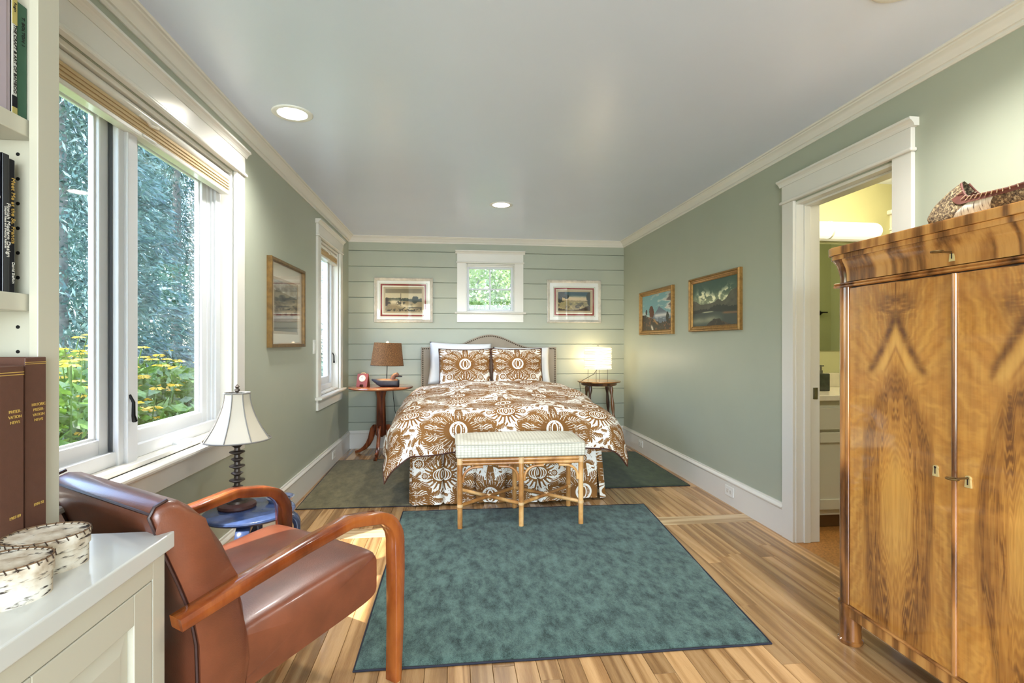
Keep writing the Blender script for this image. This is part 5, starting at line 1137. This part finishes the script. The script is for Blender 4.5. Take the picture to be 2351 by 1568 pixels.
MB().box(2.52, 2.60, 3.29, 3.37, .877, 1.0, .006).build('bottle', plain('smoky_glass', (60,64,56), .12, .2, 30), so); MB().lathe([(0,0),(.012,0),(.012,.02),(.006,.022),(.006,.045),(.02,.047),(.02,.056),(0,.058)], (2.56, 3.33, 1.0), 12).build('pump', STEEL, so, True, 40)
MIR, nt, b = new_mat('mirror_silver'); b.inputs['Metallic'].default_value = 1.0; b.inputs['Roughness'].default_value = .02; b.inputs['Base Color'].default_value = lin((215,228,222))
mi = thing('mirror', 'frameless bathroom mirror below the long wall light', 'mirror', (2.8, BY1, 1.154)); MB().box(2.26, 3.13, BY1-.006, BY1, 1.154, 1.965).build('mirror_glass', MIR, mi)
vl = thing('vanity_light', 'long frosted tube light above the bathroom mirror', 'wall light', (2.8, BY1, 2.03))
ty, tz, tr = BY1-.075, 2.055, .062
TUBE = emit('frosted_tube', (255, 246, 222), .5); n = 10
cap = [(tr*math.cos(t), tr*math.sin(t)*1.0) for t in np.linspace(0, PI/2, 7)]
m = MB(); m.lathe([(tr, 0), (tr, .36)]+[(r_, .36+q) for r_, q in cap][1:-1]+[(0, .36+tr)], (2.79, ty, tz), 24, Matrix.Rotation(PI/2, 4, 'Y')); m.build('frosted_tube', TUBE, vl, True)
m = MB(); m.lathe([(tr, 0), (tr, .36)]+[(r_, .36+q) for r_, q in cap][1:-1]+[(0, .36+tr)], (2.79, ty, tz), 24, Matrix.Rotation(-PI/2, 4, 'Y')); m.build('frosted_tube', TUBE, vl, True)
MB().lathe([(tr+.003, -.008), (tr+.006, -.004), (tr+.006, .004), (tr+.003, .008)], (2.79, ty, tz), 24, Matrix.Rotation(PI/2, 4, 'Y')).build('joint_ring', PLATE, vl, True); MB().box(2.45, 3.15, BY1-.02, BY1, 1.985, 2.02, .004).build('mounting_plate', PLATE, vl)
point('vanity_light_lamp', (2.95, 3.05, 2.2), 9, (1, .82, .50), .08); point('vanity_light_lamp_left', (2.55, 2.9, 2.2), 9, (1, .84, .55), .08)
tw = thing('towel_bar', 'dark towel bar with round rosette seen in the bathroom mirror', 'towel bar', (3.98, BY0, 1.54))
m = MB(); m.lathe([(0,.012),(.02,.012),(.027,.006),(.027,0)], (4.0, BY0, 1.54), 16, Matrix.Rotation(-PI/2, 4, 'X')); m.tube([(4.0, BY0, 1.54), (4.0, BY0+.05, 1.54)], .008, 8); m.build('rosette', BLACKM, tw, True); MB().tube([(4.06, BY0+.05, 1.545), (3.4, BY0+.05, 1.545)], .007, 8).build('bar', BLACKM, tw, True)
# ------------------------------------------------------------------ outdoors
def leafm(name, c1, c2, tr=.35):
    m = bpy.data.materials.new(name); m.use_nodes = True; nt = m.node_tree; nt.nodes.clear(); o = N(nt, 'ShaderNodeOutputMaterial')
    g = N(nt, 'ShaderNodeNewGeometry'); nz = N(nt, 'ShaderNodeTexNoise', i_Scale=3.5, i_Detail=6.0, i_Roughness=.8); nt.links.new(g.outputs['Position'], nz.inputs['Vector']); col = ramp(nt, nz.outputs['Fac'], [(.34, lin(c1)), (.66, lin(c2))])
    d = N(nt, 'ShaderNodeBsdfDiffuse'); t = N(nt, 'ShaderNodeBsdfTranslucent'); s_ = N(nt, 'ShaderNodeBsdfGlossy'); s_.inputs['Roughness'].default_value = .35
    nt.links.new(col, d.inputs['Color']); nt.links.new(col, t.inputs['Color']); mx = N(nt, 'ShaderNodeMixShader'); mx.inputs[0].default_value = tr; nt.links.new(d.outputs[0], mx.inputs[1]); nt.links.new(t.outputs[0], mx.inputs[2])
    m2 = N(nt, 'ShaderNodeMixShader'); m2.inputs[0].default_value = .06; nt.links.new(mx.outputs[0], m2.inputs[1]); nt.links.new(s_.outputs[0], m2.inputs[2]); nt.links.new(m2.outputs[0], o.inputs[0]); return m
SPR = leafm('spruce_needles', (16,38,36), (132,166,156)); LEAF = leafm('leaf_green', (40,76,24), (126,158,66)); LEAF2 = leafm('shrub_leaf', (80,120,46), (196,212,140), .45); PET = leafm('yellow_petal', (214,170,40), (246,210,90)); GRASS = plain('lawn', (96,124,62), .9, .3, 20)
TRUNK = plain('tree_bark', (128,124,120), .9, .3, 14, .5, 40)
struct(MB().box(-40, 20, -12, 45, -.5, -.32).build('ground', GRASS))
def quads(name, P_, D_, L_, W_, mat, parent):
    """leaf blades: centres P_, long axes D_, lengths L_, widths W_"""
    n = len(P_); D_ = D_/np.linalg.norm(D_, axis=1, keepdims=True); rv = rng.normal(size=(n, 3)); S_ = np.cross(D_, rv); S_ /= np.linalg.norm(S_, axis=1, keepdims=True)
    a = P_-D_*L_[:, None]/2; b_ = P_+S_*W_[:, None]/2; c = P_+D_*L_[:, None]/2; d = P_-S_*W_[:, None]/2
    V = np.stack([a, b_, c, d], 1).reshape(-1, 3); base = np.array(BASE.get(parent.name, (0,0,0))); V = V-base
    me = bpy.data.meshes.new(name); me.vertices.add(4*n); me.vertices.foreach_set('co', V.astype(np.float32).ravel()); me.loops.add(4*n); me.loops.foreach_set('vertex_index', np.arange(4*n, dtype=np.int32)); me.polygons.add(n); me.polygons.foreach_set('loop_start', np.arange(0, 4*n, 4, dtype=np.int32)); me.update(calc_edges=True); me.validate()
    me.materials.append(mat); o = bpy.data.objects.new(name, me); COL.objects.link(o); o.parent = parent; o['kind'] = 'stuff'; return o
def spruce(label, x, y, hgt, rad, n, grp='trees outside the left windows'):
    r_ = thing('spruce_tree', label, 'tree', (x, y, -.32), grp)
    MB().lathe([(.11,0),(.08,hgt*.3),(.02,hgt)], (x, y, -.32), 10).build('trunk', TRUNK, r_, True)
    h_ = (1-rng.rand(n)**.8)*hgt*.97+.15; t = 1-h_/hgt; a = rng.rand(n)*2*PI; nb = 9; a = np.round(a/(2*PI)*nb+(h_*1.7))/nb*2*PI+rng.normal(size=n)*.17
    rr = rad*(t**.8)*rng.rand(n)**.5; layer = np.sin(h_*9)*.12
    P_ = np.stack([x+rr*np.cos(a), y+rr*np.sin(a), -.32+h_-rr*.28+layer*.4], 1); D_ = np.stack([np.cos(a), np.sin(a), -.45+rng.normal(size=n)*.35], 1)+rng.normal(size=(n, 3))*.35
    quads('foliage', P_, D_, rng.uniform(.09, .20, n), rng.uniform(.016, .040, n), SPR, r_)
kinds = ['tall spruce tree, nearest the big window', 'spruce tree behind the yellow flowers', 'spruce tree seen at the right of the big window', 'spruce tree in the second row', 'spruce tree far behind, left side', 'spruce tree farthest to the right', 'spruce tree seen past the narrow window', 'spruce tree behind the mullion of the big window', 'spruce tree far back between two others', 'tall spruce tree in the last row, left of the window mullion', 'tall spruce tree in the last row, behind the right sash', 'tall spruce tree in the last row, at the right jamb', 'tallest spruce tree, farthest from the house']
for (x, y, hg, rd, n), lb in zip(((-5.0, 7.2, 9, 1.9, 42000), (-5.2, 10.4, 9.5, 1.9, 42000), (-4.9, 13.9, 9, 1.9, 34000), (-8.6, 11.0, 12, 2.2, 30000), (-8.9, 15.2, 13, 2.3, 26000), (-6.6, 18.2, 12, 2.2, 22000), (-4.4, 23, 12, 2.4, 16000), (-10.6, 19.2, 13, 2.3, 20000), (-12.5, 14.2, 14, 2.4, 22000), (-15.0, 19.5, 17, 3.4, 20000), (-13.0, 25.0, 17, 3.6, 20000), (-9.0, 25.5, 16, 3.4, 18000), (-17.5, 25.5, 19, 3.8, 18000)), kinds): spruce(lb, x, y, hg, rd, n)
def flowers(label, x, y, hgt, n, grp='yellow flower clumps outside the big window'):
    r_ = thing('flower_clump', label, 'plant', (x, y, -.32), grp)
    m = MB(); tops = []
    for k in range(n):
        a = rng.rand()*2*PI; q = rng.rand()**.5*.32; hx, hy, hz = x+q*1.3*math.cos(a), y+q*1.3*math.sin(a), -.32+hgt*rng.uniform(.62, 1.0); m.tube([(x+q*.5*math.cos(a), y+q*.5*math.sin(a), -.32), ((x+hx)/2, (y+hy)/2, (hz-.32)/2), (hx, hy, hz)], .005, 4); tops.append((hx, hy, hz))
    m.build('stem', LEAF, r_, kind='stuff'); N_ = 1500; a = rng.rand(N_)*2*PI; q = rng.rand(N_)**.5*.42; zz = rng.rand(N_)
    P_ = np.stack([x+q*np.cos(a), y+q*np.sin(a), -.32+zz*hgt*.86], 1); D_ = np.stack([np.cos(a), np.sin(a), rng.normal(size=N_)*.5], 1)+rng.normal(size=(N_, 3))*.4
    quads('leaf', P_, D_, rng.uniform(.08, .17, N_), rng.uniform(.03, .06, N_), LEAF, r_)
    Pp = []; Dp = []
    for t in tops:
        for k in range(11): a = 2*PI*k/11; Pp.append((t[0]+.032*math.cos(a), t[1]+.032*math.sin(a), t[2]-.004)); Dp.append((math.cos(a), math.sin(a), -.25))
    quads('petal', np.array(Pp), np.array(Dp), np.full(len(Pp), .055), np.full(len(Pp), .02), PET, r_)
fl = ['yellow flower clump at the left edge of the big window', 'yellow flower clump in the middle of the left sash', 'tallest yellow flower clump beside the window mullion', 'yellow flower clump low in the right sash', 'yellow flower clump farther back in the right sash', 'yellow flower clump near the right jamb of the big window', 'yellow flower clump in the back row at left', 'yellow flower clump in the back row at right']
for (x, y, hg, n), lb in zip(((-2.5, 3.7, 1.45, 24), (-2.9, 4.5, 1.55, 26), (-2.3, 4.0, 1.25, 20), (-2.6, 4.9, 1.50, 26), (-3.2, 5.9, 1.45, 24), (-2.6, 5.6, 1.15, 20), (-3.6, 4.9, 1.7, 22), (-3.8, 6.8, 1.5, 22)), fl): flowers(lb, x, y, hg, n)
def shrub(label, x, y, z_, rx, rz, n, grp='shrubs behind the small window'):
    r_ = thing('leafy_shrub', label, 'shrub', (x, y, -.32), grp); m = MB()
    for k in range(7): a = 2*PI*k/7; m.tube([(x, y, -.32), (x+.3*rx*math.cos(a), y+.3*rx*math.sin(a), z_*.6), (x+.75*rx*math.cos(a), y+.75*rx*math.sin(a), z_+rz*.3)], [.03, .02, .006], 6)
    m.build('branch', TRUNK, r_, kind='stuff'); v = rng.normal(size=(n, 3)); v /= np.linalg.norm(v, axis=1, keepdims=True); q = rng.rand(n)**.33
    P_ = np.stack([x+v[:, 0]*rx*q, y+v[:, 1]*rx*q, z_+v[:, 2]*rz*q], 1); D_ = v+rng.normal(size=(n, 3))*.9
    quads('foliage', P_, D_, rng.uniform(.07, .15, n), rng.uniform(.03, .055, n), LEAF2, r_)
shrub('bright leafy shrub outside the small window at left', -.25, 8.6, 1.9, 1.0, 1.9, 11000); shrub('bright leafy shrub outside the small window at right', 1.6, 8.9, 2.0, 1.0, 2.0, 11000); shrub('tall leafy shrub farther behind the small window', .75, 11.6, 2.6, 2.0, 3.0, 14000)

# unseen broad-leaved tree, added to keep the sun off the narrow window
bt = thing('added_shade_tree', 'unseen broad-leaved tree added beside the house to shade the narrow window', 'tree', (-4.6, 2.6, -.32))
MB().tube([(-4.6, 2.6, -.32), (-4.55, 2.65, 2.5), (-4.3, 2.8, 4.5), (-4.1, 2.9, 6.2)], [.17, .13, .09, .03], 9).build('trunk', TRUNK, bt, True)
v = rng.normal(size=(9000, 3)); v /= np.linalg.norm(v, axis=1, keepdims=True); q = rng.rand(9000)**.4
quads('foliage', np.stack([-4.0+v[:, 0]*1.25*q, 2.95+v[:, 1]*1.15*q, 6.2+v[:, 2]*2.3*q], 1), v+rng.normal(size=(9000, 3)), rng.uniform(.10, .18, 9000), rng.uniform(.06, .10, 9000), LEAF, bt)
